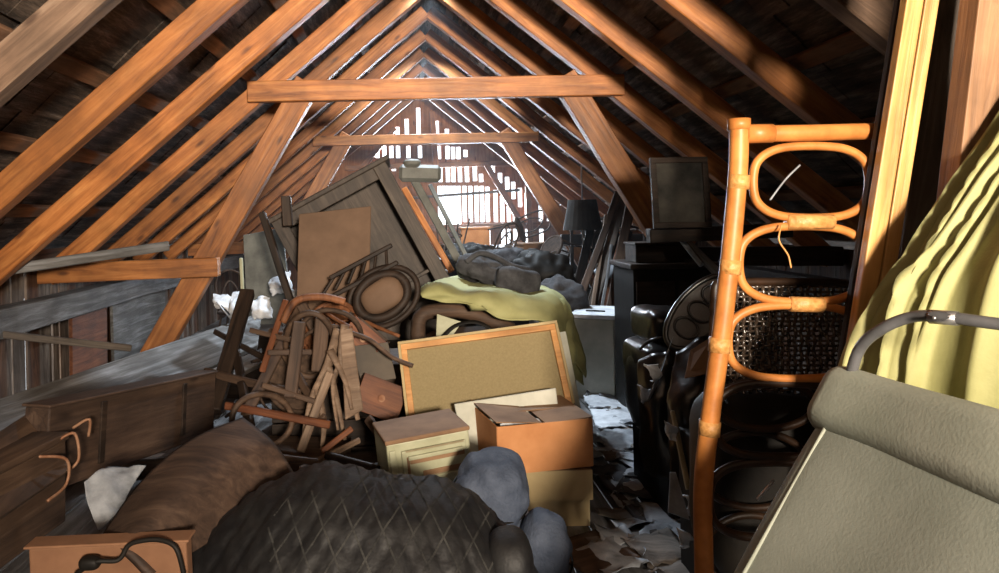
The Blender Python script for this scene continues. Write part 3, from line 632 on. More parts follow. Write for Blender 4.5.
# broken chair parts and dry branches
def branch(pts_list, m, label, name='broken_branch', catn='branch', r=.02):
    base = pts_list[0][0]; e = empty(name, base, label, catn)
    for i, pts in enumerate(pts_list): tube('trunk' if i == 0 else 'fork', pts, [r, r*.8, r*.5] if i == 0 else [r*.75, r*.5, r*.3], m, e, flat=.6)
    return e
DRIFT = wood('dusty_drift_wood', (.09, .055, .035), (.2, .13, .085), (.32, .23, .16), rough=.7)
branch([[P(338, 330, 3.9), P(328, 365, 3.8), P(312, 400, 3.75), P(303, 445, 3.7)], [P(328, 365, 3.8), P(336, 395, 3.75), P(345, 440, 3.7)], [P(330, 350, 3.8), P(345, 380, 3.75), P(352, 410, 3.7)], [P(318, 390, 3.75), P(324, 425, 3.7), P(320, 458, 3.68)]], DRIFT, 'pale dusty forked branch hanging in front of the chair heap', r=.035)
branch([[P(345, 325, 3.85), P(342, 360, 3.8), P(352, 395, 3.75), P(358, 420, 3.72)], [P(342, 360, 3.8), P(333, 385, 3.75), P(338, 430, 3.7)]], DRIFT, 'second pale forked branch just right of the first', r=.03)
slab('splintered_board', P(340, 330, 3.82), P(352, 328, 3.82), P(363, 410, 3.7), P(345, 420, 3.7), .015, DRIFT, label='pale broken chair slat hanging before the drawers', cat='slat')
tube('curved_stick', [P(348, 332, 3.9), P(370, 340, 3.85), P(392, 357, 3.82), P(413, 366, 3.8)], .013, BROWNW, label='curved brown stick pointing at the cork board corner', cat='stick')
tube('curved_rail', [P(283, 322, 4.0), P(296, 301, 4.0), P(322, 297, 4.0), P(345, 302, 4.0)], .022, chR.children[0].data.materials[0] if chR.children else REDW, label='orange curved rail arching over the chair heap', cat='rail')
tube('hoop', [P(310+24*math.cos(a), 345+32*math.sin(a), 4.0+.1*math.sin(a)) for a in [i*PI/6 for i in range(12)]], .018, BROWNW, closed=True, label='loose bent wooden hoop in the chair heap', cat='hoop')
tube('hoop', [P(262+30*math.cos(a), 420+26*math.sin(a), 3.6+.1*math.cos(a)) for a in [i*PI/6 for i in range(12)]], .016, BROWNW, closed=True, label='loose bent hoop behind the curved brown panel', cat='hoop')
sticks = [((247, 292, 4.6), (212, 412, 3.9), .09, DARKW, 'thick dark post leaning over the grey planks'),
          ((305, 300, 4.4), (246, 415, 3.7), .06, BROWNW, 'brown leaning post left of the chair heap'),
          ((205, 372, 4.1), (300, 395, 3.8), .045, BROWNW, 'brown crosspiece low on the leaning posts'),
          ((225, 405, 3.7), (330, 425, 3.6), .04, REDW, 'reddish crosspiece at the foot of the chair heap'),
          ((215, 330, 4.6), (290, 372, 4.2), .035, DARKW, 'thin dark stick crossing the thick dark post'),
          ((270, 330, 4.2), (325, 420, 3.7), .045, BROWNW, 'brown rail crossing the chair heap downward'),
          ((360, 440, 3.6), (300, 470, 3.3), .03, DRIFT, 'pale stick lying behind the black quilt'),
          ((240, 452, 3.3), (318, 462, 3.3), .03, BROWNW, 'brown stick behind the curved panel'),
          ((325, 455, 3.4), (380, 470, 3.3), .035, DARKW, 'dark stick in front of the forked branches'),
          ((352, 318, 4.3), (380, 352, 4.0), .05, REDW, 'short red-brown rail above the grey board'),
          ((300, 305, 4.3), (322, 345, 4.2), .06, BROWNW, 'short upright rail beneath the curved orange rail'),
          ((235, 345, 4.3), (255, 450, 3.5), .05, DARKW, 'dark leg-like post behind the curved panel')]
for a, b, s, m_, lb in sticks: beam('leaning_stick', P(*a), P(*b), s, s*.7, m_, wob=.012, up=Vector((0, 1, 0)), label=lb, cat='stick')
# more splintered boards and legs in the chair heap
for a, b, s_, m_, lb in [((300, 322, 3.85), (290, 398, 3.7), .07, BROWND, 'short dark plank upright in the middle of the chair heap'), ((322, 318, 4.0), (318, 372, 3.9), .08, BROWNW, 'brown plank stub under the orange curved rail'),
        ((268, 352, 3.8), (312, 352, 3.8), .03, BROWND, 'level dark rung in the chair heap'), ((262, 385, 3.7), (318, 402, 3.7), .03, BROWNW, 'brown rung low in the chair heap'),
        ((286, 300, 4.1), (262, 372, 3.8), .035, REDW, 'slim reddish leg slanting left in the chair heap'), ((250, 330, 4.0), (300, 342, 3.9), .03, BROWNW, 'thin rung between the two leaning posts'),
        ((330, 372, 3.75), (300, 452, 3.6), .045, DRIFT, 'pale splintered leg at the bottom of the chair heap'), ((368, 418, 3.7), (392, 452, 3.5), .05, BROWND, 'dark board end beside the small cream cabinet'),
        ((322, 452, 3.5), (352, 428, 3.6), .03, REDW, 'reddish splinter just behind the black quilt')]:
    beam('splintered_timber', P(*a), P(*b), s_, s_*.5, m_, wob=.008, up=Vector((0, 1, 0)), label=lb, cat='splintered wood')
# crates that carry the left heap
for i, (px, Y, W2, D2, H2, m_, lb) in enumerate([(330, 4.5, .8, .6, .5, DARKW, 'dark crate under the bentwood chair heap'), (275, 3.7, .6, .4, .32, BROWNW, 'brown crate under the leaning posts behind the curved panel'),
        (330, 3.55, .5, .35, .28, DARKW, 'dark crate just behind the black quilt'), (380, 4.6, .6, .5, .62, BROWNW, 'brown crate below the padded chair back'), (350, 5.5, .9, .5, .55, DARKW, 'dark chest that props up the tipped wardrobe')]):
    e = empty('wooden_crate', Matrix.Translation((P(px, 0, Y).x, Y, 0)) @ rot(z=(-1)**i*8), lb, 'crate'); M = WM[e]
    bm = bmesh.new(); n = max(2, int(H2/.13))
    for k in range(n):
        for c, s in (((0, -D2/2, (k+.5)*H2/n), (W2, .015, H2/n-.012)), ((0, D2/2, (k+.5)*H2/n), (W2, .015, H2/n-.012)), ((-W2/2, 0, (k+.5)*H2/n), (.015, D2, H2/n-.012)), ((W2/2, 0, (k+.5)*H2/n), (.015, D2, H2/n-.012))): addbox(bm, c, s)
    mk('slats', bm, m_, e, M); mk('lid', boxbm((W2+.02, D2+.02, .02), .003, (0, 0, H2)), m_, e, M)
# remove chair prototypes' originals from the scene by giving them a real place
def move(o, M, **k):
    o.matrix_world = M; WM[o] = M; tag(o, **k)
move(ch, Matrix.Translation((-2.1, 8.3, 0)) @ rot(z=30), label='brown bentwood chair standing far back under the left slope')
move(chR, Matrix.Translation((-1.5, 9.2, 0)) @ rot(z=-30), label='orange bentwood chair standing far back under the left slope')
# white plastic scraps by the left eaves
for i, (a, b, c, d, lb) in enumerate([((213, 296, 6.1), (232, 297, 6.1), (230, 312, 6.0), (214, 306, 6.0), 'white plastic scrap, leftmost beside the thick dark post'),
        ((232, 292, 6.0), (243, 297, 6.0), (240, 322, 5.9), (229, 318, 5.9), 'narrow white plastic scrap just left of the dark post'),
        ((252, 300, 6.0), (270, 297, 6.0), (273, 318, 5.9), (254, 320, 5.9), 'round white plastic scrap between the two leaning posts'),
        ((268, 282, 6.1), (290, 270, 6.1), (292, 290, 6.0), (272, 296, 6.0), 'white plastic sheet at the foot of the grey upright panel'),
        ((285, 296, 5.6), (297, 288, 5.6), (294, 312, 5.5), (282, 330, 5.4), 'white plastic strip hanging by the wardrobe')]):
    A_, B_, C2, D2 = P(*a), P(*b), P(*c), P(*d)
    loft('plastic_sheet', [[A_, (A_+B_)/2+Vector((0, .02, .02)), B_], [(A_+D2)/2+Vector((0, -.04, 0)), (A_+B_+C2+D2)/4+Vector((0, -.1, 0)), (B_+C2)/2], [D2, (C2+D2)/2, C2]], PAPER, th=.003, amp=.03, freq=18, sub=5, jag=.02, label=lb, cat='plastic sheet')

# ------------------------------------------------------------------ right side: aisle objects
Mb = Matrix.Translation((P(601, 330, 5.9).x, 6.0, 0)) @ rot(z=-24); e = empty('white_box', Mb, 'light grey painted box standing at the end of the aisle', 'box')
hb = P(595, 312, 5.9).z
mk('body', boxbm((.34, .55, hb-.04), .006, (0, 0, hb/2-.02)), WHITEB, e, Mb); mk('lid', boxbm((.37, .58, .035), .006, (0, 0, hb-.015)), PAPER, e, Mb)
mk('handle', boxbm((.16, .02, .012), .003, (0, -.1, hb+.008)), BLACKM, e, Mb)
# black cabinet
x0, z1 = xz(633, 264, 5.1); x1 = P(712, 0, 5.1).x
Mk = Matrix.Translation(((x0+x1)/2, 5.35, 0)); e = empty('black_cabinet', Mk, 'tall black cabinet beside the aisle with a jar on top', 'cabinet'); Wc = x1-x0
mk('body', boxbm((Wc, .5, z1-.04), .006, (0, 0, (z1-.04)/2)), BLACKM, e, Mk); mk('top_board', boxbm((Wc+.05, .55, .04), .008, (0, 0, z1-.02)), DARKW, e, Mk)
for k in (-1, 1):
    d = mk('door', boxbm((Wc/2-.03, .02, z1-.2), .006, (k*Wc/4, -.26, z1/2-.03)), DARKW, e, Mk)
    mk('knob', addtube(bmesh.new(), [(k*.04, -.27, z1*.5), (k*.04, -.3, z1*.5)], [.01, .015], seg=8), STEEL, d, Mk)
z2 = P(650, 243, 5.1).z
Mj = Matrix.Translation((P(653, 0, 5.2).x, 5.3, z1)); e = empty('dark_casket', Mj, 'small dark wooden casket on the black cabinet', 'casket')
mk('body', boxbm((.36, .26, z2-z1-.02), .006, (0, 0, (z2-z1)/2-.01)), DARKW, e, Mj); mk('lid', boxbm((.38, .28, .02), .006, (0, 0, z2-z1-.01)), DARKW, e, Mj)
zj = P(650, 228, 5.2).z
for px, lb in ((651, 'pale grey candle jar, left of the two on the dark casket'), (659, 'pale grey candle jar, right of the two on the dark casket')):
    bm = bmesh.new(); bmesh.ops.create_cone(bm, segments=16, radius1=.02, radius2=.02, depth=zj-z2-.01, cap_ends=True)
    mk('candle_jar', bm, PAPER, M=Matrix.Translation((P(px, 235, 5.25).x, 5.25, (zj+z2)/2)), label=lb, cat='jar', smooth=False)
# hanging dark picture
e, M, L, H = framed('dark_picture', P(651, 158, 4.3), P(708, 157, 4.3), P(710, 227, 4.25), P(652, 229, 4.25), .03, .035, DARKW, GLASS, 'dark dusty framed picture propped below the right rafters', 'picture', 'dusty_glass', inset=.004)
beam('dark_rail', P(648, 236, 4.4), P(790, 230, 4.4), .09, .09, DARKW, wob=.005, label='dark horizontal rail under the dusty framed picture', cat='rail')
beam('sloping_board', P(676, 232, 4.7), P(735, 290, 4.3), .03, .1, GREYBR, up=Vector((0, 1, 0)), label='dark board sloping down behind the rattan post', cat='board')
beam('pale_edge_lath', P(672, 228, 4.65), P(702, 266, 4.5), .03, .03, PAPERG, up=Vector((0, 1, 0)), label='pale lath sloping over the black cabinet', cat='lath')
# leaning plank bundle
pls = [((627, 186, 7.4), (588, 318, 6.4), .1, GREYBR, 'brown-grey plank, tallest of the planks leaning by the aisle'), ((618, 192, 7.3), (576, 310, 6.4), .07, BROWNW, 'brown plank leaning at the left of the plank bundle'),
       ((632, 195, 7.2), (606, 330, 6.4), .09, BROWNW, 'brown plank leaning nearest the black cabinet'), ((606, 215, 7.1), (590, 330, 6.3), .04, DRIFT, 'thin pale lath in front of the leaning planks'),
       ((612, 245, 6.9), (598, 330, 6.2), .03, GREYW, 'thin grey lath in front of the leaning planks'), ((636, 190, 7.6), (600, 330, 6.7), .09, REDW, 'reddish plank at the back of the leaning planks')]
for a, b, s, m_, lb in pls:
    a_, b_ = P(*a), P(*b); b_ = a_+(b_-a_)*((a_.z)/(a_.z-b_.z))
    beam('leaning_plank', a_, b_, .025, s, m_, up=Vector((1, 0, 0)), wob=.01, label=lb, cat='plank', group='planks leaning by the aisle')
# floor lamp
pl = P(583, 240, 7.6); e = empty('floor_lamp', Vector((pl.x, pl.y, 0)), 'floor lamp with a dark cloth shade before the leaning planks', 'lamp'); Me = WM[e]
mk('pole', addtube(bmesh.new(), [(0, 0, .02), (0, 0, P(583, 165, 7.6).z)], .009), STEEL, e, Me)
bm = bmesh.new(); zs = P(0, 213, 7.6).z; ze = P(0, 243, 7.6).z
bmesh.ops.create_cone(bm, segments=24, radius1=.21, radius2=.15, depth=zs-ze, cap_ends=False); bmesh.ops.solidify(bm, geom=bm.faces[:], thickness=.004); bmesh.ops.translate(bm, verts=bm.verts, vec=(0, 0, (zs+ze)/2)); mk('lamp_shade', bm, SHADEM, e, Me)
bm = bmesh.new(); bmesh.ops.create_cone(bm, segments=24, radius1=.15, radius2=.13, depth=.03, cap_ends=True); bmesh.ops.translate(bm, verts=bm.verts, vec=(0, 0, .016)); mk('base', bm, DARKW, e, Me)
# black leather chair, suitcases and tray near the aisle
def cushion(name, px, py, Y, rad, m, parent, R=None, e_=.45): return blob(name, P(px, py, Y), rad, m, e=e_, amp=.012, freq=7, parent=parent, R=R, sub=22)
ce = empty('black_armchair', Matrix.Translation((P(690, 400, 3.7).x, 3.7, 0)), 'black leather armchair crammed beside the aisle with stacked cushions', 'armchair')
cushion('seat', 700, 415, 3.7, (.3, .3, .12), BLACKP, ce)
cushion('backrest', 722, 345, 4.0, (.3, .1, .28), BLACKP, ce)
cushion('arm', 652, 395, 3.65, (.07, .3, .2), BLACKP, ce)
cushion('cushion', 662, 325, 3.9, (.13, .22, .1), BLACKP, ce)
cushion('cushion', 658, 358, 3.8, (.15, .22, .1), BLACKP, ce)
pb = P(700, 440, 3.7); mk('base', boxbm((.62, .58, .42), .02), BLACKM, ce, Matrix.Translation((pb.x+.04, 3.7, .21)))
tube('piping', [P(640, 349, 3.55), P(650, 341, 3.5), P(664, 338, 3.48), P(676, 345, 3.5)], .008, BLACKP, ce)
# oval tray
Tt = Matrix.Translation(P(700, 312, 3.3)) @ rot(0, -48, 0) @ rot(x=66, z=0)
e = empty('oval_tray', Tt, 'glossy black oval tray with raised rim leaning on the black armchair', 'tray')
mk('rim', addtube(bmesh.new(), [(.21*math.cos(a), .1*math.sin(a), 0) for a in [i*PI/10 for i in range(20)]], .014, 3, True, 8), BLACKP, e, Tt, smooth=True)
bm = bmesh.new(); bmesh.ops.create_cone(bm, segments=40, radius1=.21, radius2=.2, depth=.01, cap_ends=True); bmesh.ops.scale(bm, vec=(1, .48, 1), verts=bm.verts); mk('dish', bm, BLACKP, e, Tt)
bm = bmesh.new()
for cx in (-.1, 0, .1): addtube(bm, [(cx+.045*math.cos(a), .055*math.sin(a), .012) for a in [i*PI/6 for i in range(12)]], .006, 3, True, 6)
mk('ornament', bm, BLACKP, e, Tt, smooth=True)
loft('garment_bag', [[P(676, 352, 3.2), P(700, 340, 3.2), P(722, 335, 3.25)], [P(668, 400, 3.1), P(695, 400, 3.0), P(722, 400, 3.1)], [P(672, 455, 3.1), P(695, 460, 3.0), P(718, 470, 3.1)], [P(680, 520, 3.1), P(698, 525, 3.05), P(716, 530, 3.1)]], BLACKP, th=.02, amp=.04, freq=6, label='shiny black garment bag hanging over the armchair front', cat='bag')
loft('garment_bag', [[P(642, 362, 3.5), P(655, 356, 3.45), P(672, 352, 3.4)], [P(640, 410, 3.45), P(656, 410, 3.35), P(672, 410, 3.35)], [P(646, 470, 3.45), P(660, 475, 3.4), P(674, 478, 3.35)]], BLACKP, th=.02, amp=.04, freq=6, label='black garment bag nearest the aisle', cat='bag')
slab('cardboard_sheet', P(690, 350, 3.12), P(712, 336, 3.12), P(714, 372, 3.0), P(684, 378, 3.0), .006, CARDTOP, label='brown cardboard sheet on the shiny garment bag', cat='card')
# white papers, board scraps on the aisle
slab('pale_board', P(671, 410, 3.0), P(675, 410, 3.0), P(692, 488, 2.85), P(687, 490, 2.85), .02, CREAMD, label='narrow pale slat standing at the aisle edge', cat='slat')
slab('torn_card', P(670, 472, 2.9), P(676, 472, 2.9), P(690, 520, 2.8), P(668, 512, 2.8), .004, PAPERG, label='torn grey card leaning at the aisle edge', cat='card')
for i in range(64):
    Y = random.choice([random.uniform(3.0, 4.6), random.uniform(3.0, 6.9)]); lo, hi = (588, 672) if Y > 4.3 else (590, 695)
    px = random.uniform(lo, hi)+(0 if Y > 3.5 else 0); X = (px-VX)/F*Y; s = random.uniform(.05, .15)
    if i % 9 == 0: s *= 1.7
    a = random.uniform(0, PI); u = Vector((math.cos(a), math.sin(a), 0))*s; v = Vector((-math.sin(a), math.cos(a), 0))*s*random.uniform(.4, .9)
    c = Vector((X, Y, .012+.001*i % .02)); g = lambda p, q: c+u*p+v*q+Vector((0, 0, random.uniform(0, .03)))
    loft('paper_scrap', [[g(-1, -1), g(0, -1), g(1, -1)], [g(-1, 0), g(0, 0), g(1, 0)], [g(-1, 1), g(0, 1), g(1, 1)]], random.choice([PAPERG, PAPERG, GREYPANEL, GREYBR, PAPERG, BLANKET]), th=.002, amp=.012, freq=16, sub=4, jag=.02,
         label='crumpled dusty paper scrap littering the aisle floor', cat='paper', group='paper scraps on the aisle floor')
for i_, (a, b, c, d, lb) in enumerate([((576, 384), (606, 382), (626, 402), (590, 408), 'large flattened grey paper sheet farthest down the aisle floor'), ((588, 404), (634, 400), (650, 424), (598, 430), 'large flattened grey paper sheet in the middle of the aisle floor'), ((596, 432), (640, 428), (648, 446), (606, 450), 'large torn grey paper sheet on the aisle floor beside the cardboard boxes'), ((612, 478), (648, 474), (662, 492), (622, 500), 'torn grey paper sheet on the near aisle floor')]):
    fl = lambda q, h=.03: P(q[0], q[1], (CAMZ-h)*F/(q[1]-VY+(q[0]-VX)*.0227))
    A_, B_, C2, D2 = map(fl, (a, b, c, d))
    loft('paper_sheet', [[A_, (A_+B_)/2, B_], [(A_+D2)/2, (A_+B_+C2+D2)/4+Vector((0, 0, .02)), (B_+C2)/2], [D2, (D2+C2)/2, C2]], PAPER if i_ < 2 else PAPERG, th=.003, amp=.012, freq=9, sub=8, jag=.02, label=lb, cat='paper')
for i_, (px, py, Y, lb) in enumerate([(644, 395, 3.35, 'white torn rag at the aisle edge of the black garment bag'), (672, 432, 2.95, 'white paper tatter halfway down the shiny garment bag'), (690, 505, 2.85, 'white crumpled tatter low by the rattan post'), (684, 540, 2.8, 'white crumpled tatter at the foot of the shiny garment bag'), (652, 372, 3.3, 'pale tatter on the shoulder of the black garment bag nearest the aisle')]):
    c = P(px, py, Y); k_ = .03
    loft('white_tatter', [[c+Vector((-k_, 0, k_*1.6)), c+Vector((k_*.6, -.02, k_))], [c+Vector((-k_*.8, -.03, 0)), c+Vector((k_, 0, 0))], [c+Vector((-k_*.2, 0, -k_*1.5)), c+Vector((k_*.9, 0, -k_))]], PAPER, th=.003, amp=.03, freq=22, sub=5, jag=.015, label=lb, cat='paper')
# loose boards on the aisle floor
for a, b, s, m_, lb in [((588, 548, 3.2), (650, 540, 3.25), .1, GREYBR, 'grey-brown board across the near aisle floor'), ((600, 485, 4.0), (668, 556, 3.15), .05, DARKW, 'dark lath lying lengthwise on the aisle floor'), ((565, 568, 3.05), (620, 552, 3.2), .3, BROWNW, 'short wide brown board at the bottom of the aisle')]:
    pa, pb_ = P(*a), P(*b); pa.z = pb_.z = .03; beam('floor_board', pa, pb_, s, .02, m_, wob=.004, label=lb, cat='board')

# ------------------------------------------------------------------ rattan shelf
YR = 2.0
e = empty('rattan_shelf', Vector((P(708, 0, YR).x, YR, 0)), 'tall honey-coloured rattan shelf frame with looped panels', 'shelf')
polepts = [P(739, 124, YR), P(738, 170, YR), P(731, 250, YR), P(722, 330, YR), P(710, 420, YR), P(703, 490, YR), P(704, 573, YR), P(706, 752, YR)]
tube('post', polepts, .026, RATTAN, e, seg=14)
tube('post', [P(884, 120, YR+.05), P(884, 250, YR+.05), P(872, 400, YR+.05), P(858, 560, YR+.05), P(856, 752, YR+.05)], .024, RATTAN, e, seg=12)
tube('post_cap', [P(739, 119, YR), P(739, 130, YR)], .031, RATTAN, e, seg=14)
tube('top_rail', [P(745, 134, YR), P(810, 133, YR), P(884, 131, YR+.03)], .024, RATTAN, e, seg=14)
tube('rail_binding', [P(746, 134, YR), P(772, 133.5, YR)], .0275, RATTAN, e, seg=14)
def stadium(cx, cy, rx, ry, n=20, p=.72):
    out = []
    for i in range(n):
        a = 2*PI*i/n; c, s = math.cos(a), math.sin(a)
        out.append(P(cx+rx*math.copysign(abs(c)**p, c), cy+ry*math.copysign(abs(s)**p, s), YR+.002))
    return out
for cx, cy, rx, ry in ((811, 182, 58, 36), (803, 264, 64, 38), (796, 342, 68, 37), (780, 420, 66, 37), (775, 500, 66, 38)):
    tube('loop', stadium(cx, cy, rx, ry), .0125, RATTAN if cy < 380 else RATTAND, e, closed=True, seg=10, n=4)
for (xa, ya), (xb, yb) in (((787, 221, ), (832, 221)), ((790, 303), (822, 304))):
    bm_pts = [P(xa, ya+1, YR-.004), P(xb, yb+1, YR-.004)]; tube('binding', bm_pts, .021, RATTANB, e, seg=12, flat=1.1)
for px, py in ((738, 182), (730, 267), (719, 345), (709, 428)):
    tube('binding', [P(px+1, py-7, YR), P(px, py+7, YR)], .0295, RATTANB, e, seg=14)
tube('cane_tendril', [P(782, 224, 1.97), P(779, 240, 1.95), P(788, 255, 1.95), P(791, 268, 1.95)], .0025, RATTANB, e, seg=5)
tube('dry_twig', [P(770, 200, 2.1), P(785, 180, 2.1), P(800, 165, 2.1)], .003, PAPERG, label='thin dry twig caught inside the top rattan loop', cat='twig', seg=5)
# woven wicker chair back behind
e = empty('wicker_chair', Matrix.Translation((P(790, 0, 2.35).x, 2.5, 0)), 'dark woven wicker chair standing behind the rattan shelf', 'chair')
bm = bmesh.new(); YW = 2.32
def wp(px, py): return P(px, py, YW+.0009*(px-730)*.4)
nx, ny = 22, 26
for i in range(nx+1):
    px = 716+6.4*i; pts = [wp(px+2, 285+8*j)+Vector((0, .006*(1 if (i+j) % 2 else -1), 0)) for j in range(17)]
    addtube(bm, pts, .0062, 2, False, 6)
for j in range(ny+1):
    py = 287+4.9*j; pts = [wp(717+6.4*i, py)+Vector((0, .006*(1 if (i+j) % 2 else -1), 0)) for i in range(nx+1)]
    addtube(bm, pts, .0042, 2, False, 6)
Mi = WM[e].inverted(); bm.transform(Mi); mk('woven_back', bm, WICK, e, WM[e], smooth=True)
tube('back_hoop', [wp(714, 430), wp(714, 300), wp(726, 284), wp(790, 282), wp(852, 286), wp(860, 310), wp(862, 430)], .014, RATTAND, e)
for px in (714, 862): tube('leg', [wp(px, 430), P(px, 640, YW+.05), P(px, 680, YW+.05)], .014, RATTAND, e)
blob('seat', Vector((P(790, 0, 2.55).x, 2.58, .5)), (.24, .24, .04), BLACKM, e=.5, parent=e, amp=.01)
for k, (cx, cy, rx, ry, Y) in enumerate([(765, 405, 50, 24, 2.12), (755, 470, 55, 38, 2.12), (750, 560, 50, 45, 2.12)]):
    e2 = tube('dark_hoop_frame', [P(cx+rx*math.cos(a), cy+ry*math.sin(a), Y+.02*k) for a in [i*PI/8 for i in range(16)]], .012, RATTAND, closed=True, label=['dark rattan hoop, uppermost of three behind the rattan post', 'dark rattan hoop, middle one of three behind the rattan post', 'dark rattan hoop, lowest of three behind the rattan post'][k], cat='hoop')
cushion('black_bundle', 760, 480, 2.35, (.2, .18, .3), BLACKM, None); o = C.objects[-1]; tag(o, 'black stuffed bundle filling the space behind the dark hoops', 'bundle')
mk('dark_carton', boxbm((.5, .5, .62), .01), BLACKM, M=Matrix.Translation((P(775, 0, 2.6).x, 2.75, .31)), label='dark box on the floor behind the wicker chair', cat='box')
loft('white_rag', [[P(710, 388, 2.2), P(722, 380, 2.2)], [P(706, 405, 2.15), P(716, 400, 2.15)], [P(716, 440, 2.15), P(712, 425, 2.15)]], PAPER, th=.004, amp=.02, freq=20, sub=5, label='small white rag beside the rattan post', cat='rag')
slab('thin_steel_rod', P(757, 499, 1.9), P(774, 480, 1.9), P(775, 482, 1.9), P(758, 501, 1.9), .006, STEEL, bev=0, label='thin bright metal strip beside the khaki mattress', cat='strip')

# ------------------------------------------------------------------ right front: pine board, posts, fabric, khaki mattress
def longboard(name, a, b, wd, th, m, label, catn='board', up=Vector((0, 1, 0))):
    return beam(name, P(*a), P(*b), th, wd, m, up=Vector((1, 0, 0)), label=label, cat=catn, wob=.002)
pe = empty('pine_batten', P(900, 150, 1.95), 'fresh yellow pine board with a groove standing by the yellow cloth', 'board')
def bd(name, a, b, wd, th, m, parent=None, **k):
    a, b = P(*a), P(*b); x = (b-a).normalized(); z = Vector((0, -1, 0)); z = (z-x*z.dot(x)).normalized(); y = z.cross(x)
    M = Matrix(((x.x, y.x, z.x, 0), (x.y, y.y, z.y, 0), (x.z, y.z, z.z, 0), (0, 0, 0, 1))); M.translation = (a+b)/2
    return mk(name, boxbm(((b-a).length, wd, th), .003), m, parent, M, **k)
bd('face_strip', (928, -100, 1.92), (791, 757, 1.98), .046, .03, PINE, pe)
bd('face_strip', (945, -100, 1.92), (808, 757, 1.98), .038, .03, PINE, pe)
bd('groove_strip', (937, -100, 1.945), (800, 757, 2.0), .08, .02, ORANGE2, pe)
bd('shadow_strip', (921, -100, 1.955), (784, 757, 2.01), .05, .02, DARKW, pe)  # dark strip standing in for the shadow along the board's left edge
bd('grey_post', (965, -100, 2.08), (850, 757, 2.14), .13, .05, GREYBR, label='rough grey board standing behind the yellow pine board', cat='board')
bd('brown_post', (1000, -100, 1.85), (905, 700, 1.9), .1, .07, wood('tan_post_wood', (.16, .08, .04), (.32, .17, .085), (.42, .25, .13), rough=.6), label='tan brown post standing at the right edge behind the cloth', cat='post')
CREASE = [(.045, .05, 1.0, .008), (.1, .03, .8, .007), (.15, .12, 1.0, .009), (.23, .0, .7, .008), (.27, .1, 1.0, .01), (.36, .02, .9, .012), (.47, .05, .8, .02)]
def ff(u, v):
    d = .012*math.sin(v*26-u*3)*min(1, v*12)
    for c0, c1, am, wd_ in CREASE: d -= .03*am*math.exp(-((v-c0-c1*u)/wd_)**2)*min(1, .5+u)
    return d
rowpts = []
for (ex_, ey_, eY), dy in (((1010, 95, 1.8), 0), ((962, 165, 1.8), 0), ((934, 206, 1.8), 0), ((906, 250, 1.8), 0), ((877, 293, 1.8), 0), ((850, 335, 1.8), 0), ((828, 400, 1.8), 0), ((815, 480, 1.8), 0)):
    rowpts.append([P(ex_, ey_, eY), P(ex_+45, ey_-18, 1.71), P(ex_+100, ey_-45, 1.62), P(ex_+200, -90+(ey_-95)*1.6, 1.46), P(ex_+400, -400+(ey_-95)*2.5, 1.25), P(1800+(ex_-900)*.3, -750+(ey_-95)*3.8, 1.25)])  # unseen outer columns stretched wide and high to shade the right rafters
loft('yellow_curtain', rowpts, YCLOTH, th=.006, amp=.006, freq=3, sub=22, fn=lambda a_, b_: ff(b_, a_), label='large yellow-green cloth hanging over the boards at the right edge', cat='cloth')
# khaki folding mattress
TL = P(858, 372, 1.5); BL = P(738, 575, 1.48); TRp = P(1110, 445, 1.02); ex = (TRp-TL); BR = BL+ex; dn = (BL-TL)
fe = empty('folding_mattress', Vector((BL.x+.2, BL.y, .02)), 'khaki folded mattress with a tubular steel frame at the right front', 'mattress')
x = ex.normalized(); nrm = ex.cross(dn).normalized()
if nrm.dot(Vector((0, 0, CAMZ))-TL) < 0: nrm = -nrm
z = nrm; y = z.cross(x)                              # y points along the slab's height
if y.z < 0: y = -y; x = -x; z = x.cross(y)
Lx = ex.length+.1; Ly = dn.length*2.1
C0 = TL+ex/2+dn.normalized()*(Ly/2)-nrm*.07
Mm = Matrix(((x.x, y.x, nrm.x, C0.x), (x.y, y.y, nrm.y, C0.y), (x.z, y.z, nrm.z, C0.z), (0, 0, 0, 1)))
def rslab(L, H, T, r, amp, c=(0, 0, 0)):
    bm = bmesh.new(); bmesh.ops.create_cube(bm, size=1)
    for v in bm.verts: v.co = Vector((v.co.x*L, v.co.y*H, v.co.z*T))
    bmesh.ops.bevel(bm, geom=list(bm.edges), offset=r, segments=5, affect='EDGES', profile=.5)
    es = [e_ for e_ in bm.edges if e_.calc_length() > .1]
    bmesh.ops.subdivide_edges(bm, edges=es, cuts=12, use_grid_fill=True)
    for v in bm.verts:
        v.co += Vector(c)+Vector((0, 0, 1))*amp*noise.noise(v.co*3.5)
    return bm
mk('mattress_body', rslab(Lx, Ly, .13, .05, .012), KHAKI, fe, Mm, smooth=True)
mk('head_flap', rslab(Lx+.03, .16, .16, .045, .014, (0, Ly/2-.07, .012)), KHAKI2, fe, Mm, smooth=True)
side = 1 if (Mm.inverted() @ TL).x > 0 else -1
bm = bmesh.new(); xx = side*(Lx/2-.06); addtube(bm, [(xx, Ly/2-.14, .068), (xx, 0, .068), (xx, -Ly/2+.05, .068)], .004, 8); mk('piping', bm, KHAKI2, fe, Mm, smooth=True)
tube('frame_tube', [P(845, 400, 1.52), P(858, 352, 1.5), P(880, 330, 1.45), P(912, 317, 1.4), P(945, 317, 1.34), P(999, 324, 1.28), P(1080, 332, 1.2)], .0115, dirty('grey_painted_tube', (.05, .05, .052), (.1, .1, .105), rough=.35, scale=10), fe, seg=12)
tube('tube_joint', [P(930, 316.5, 1.366), P(958, 318.5, 1.324)], .014, STEEL, fe, seg=12)
tube('joint_screw', [P(934, 318, 1.345), P(934, 318, 1.33)], .004, STEEL, fe, seg=8)

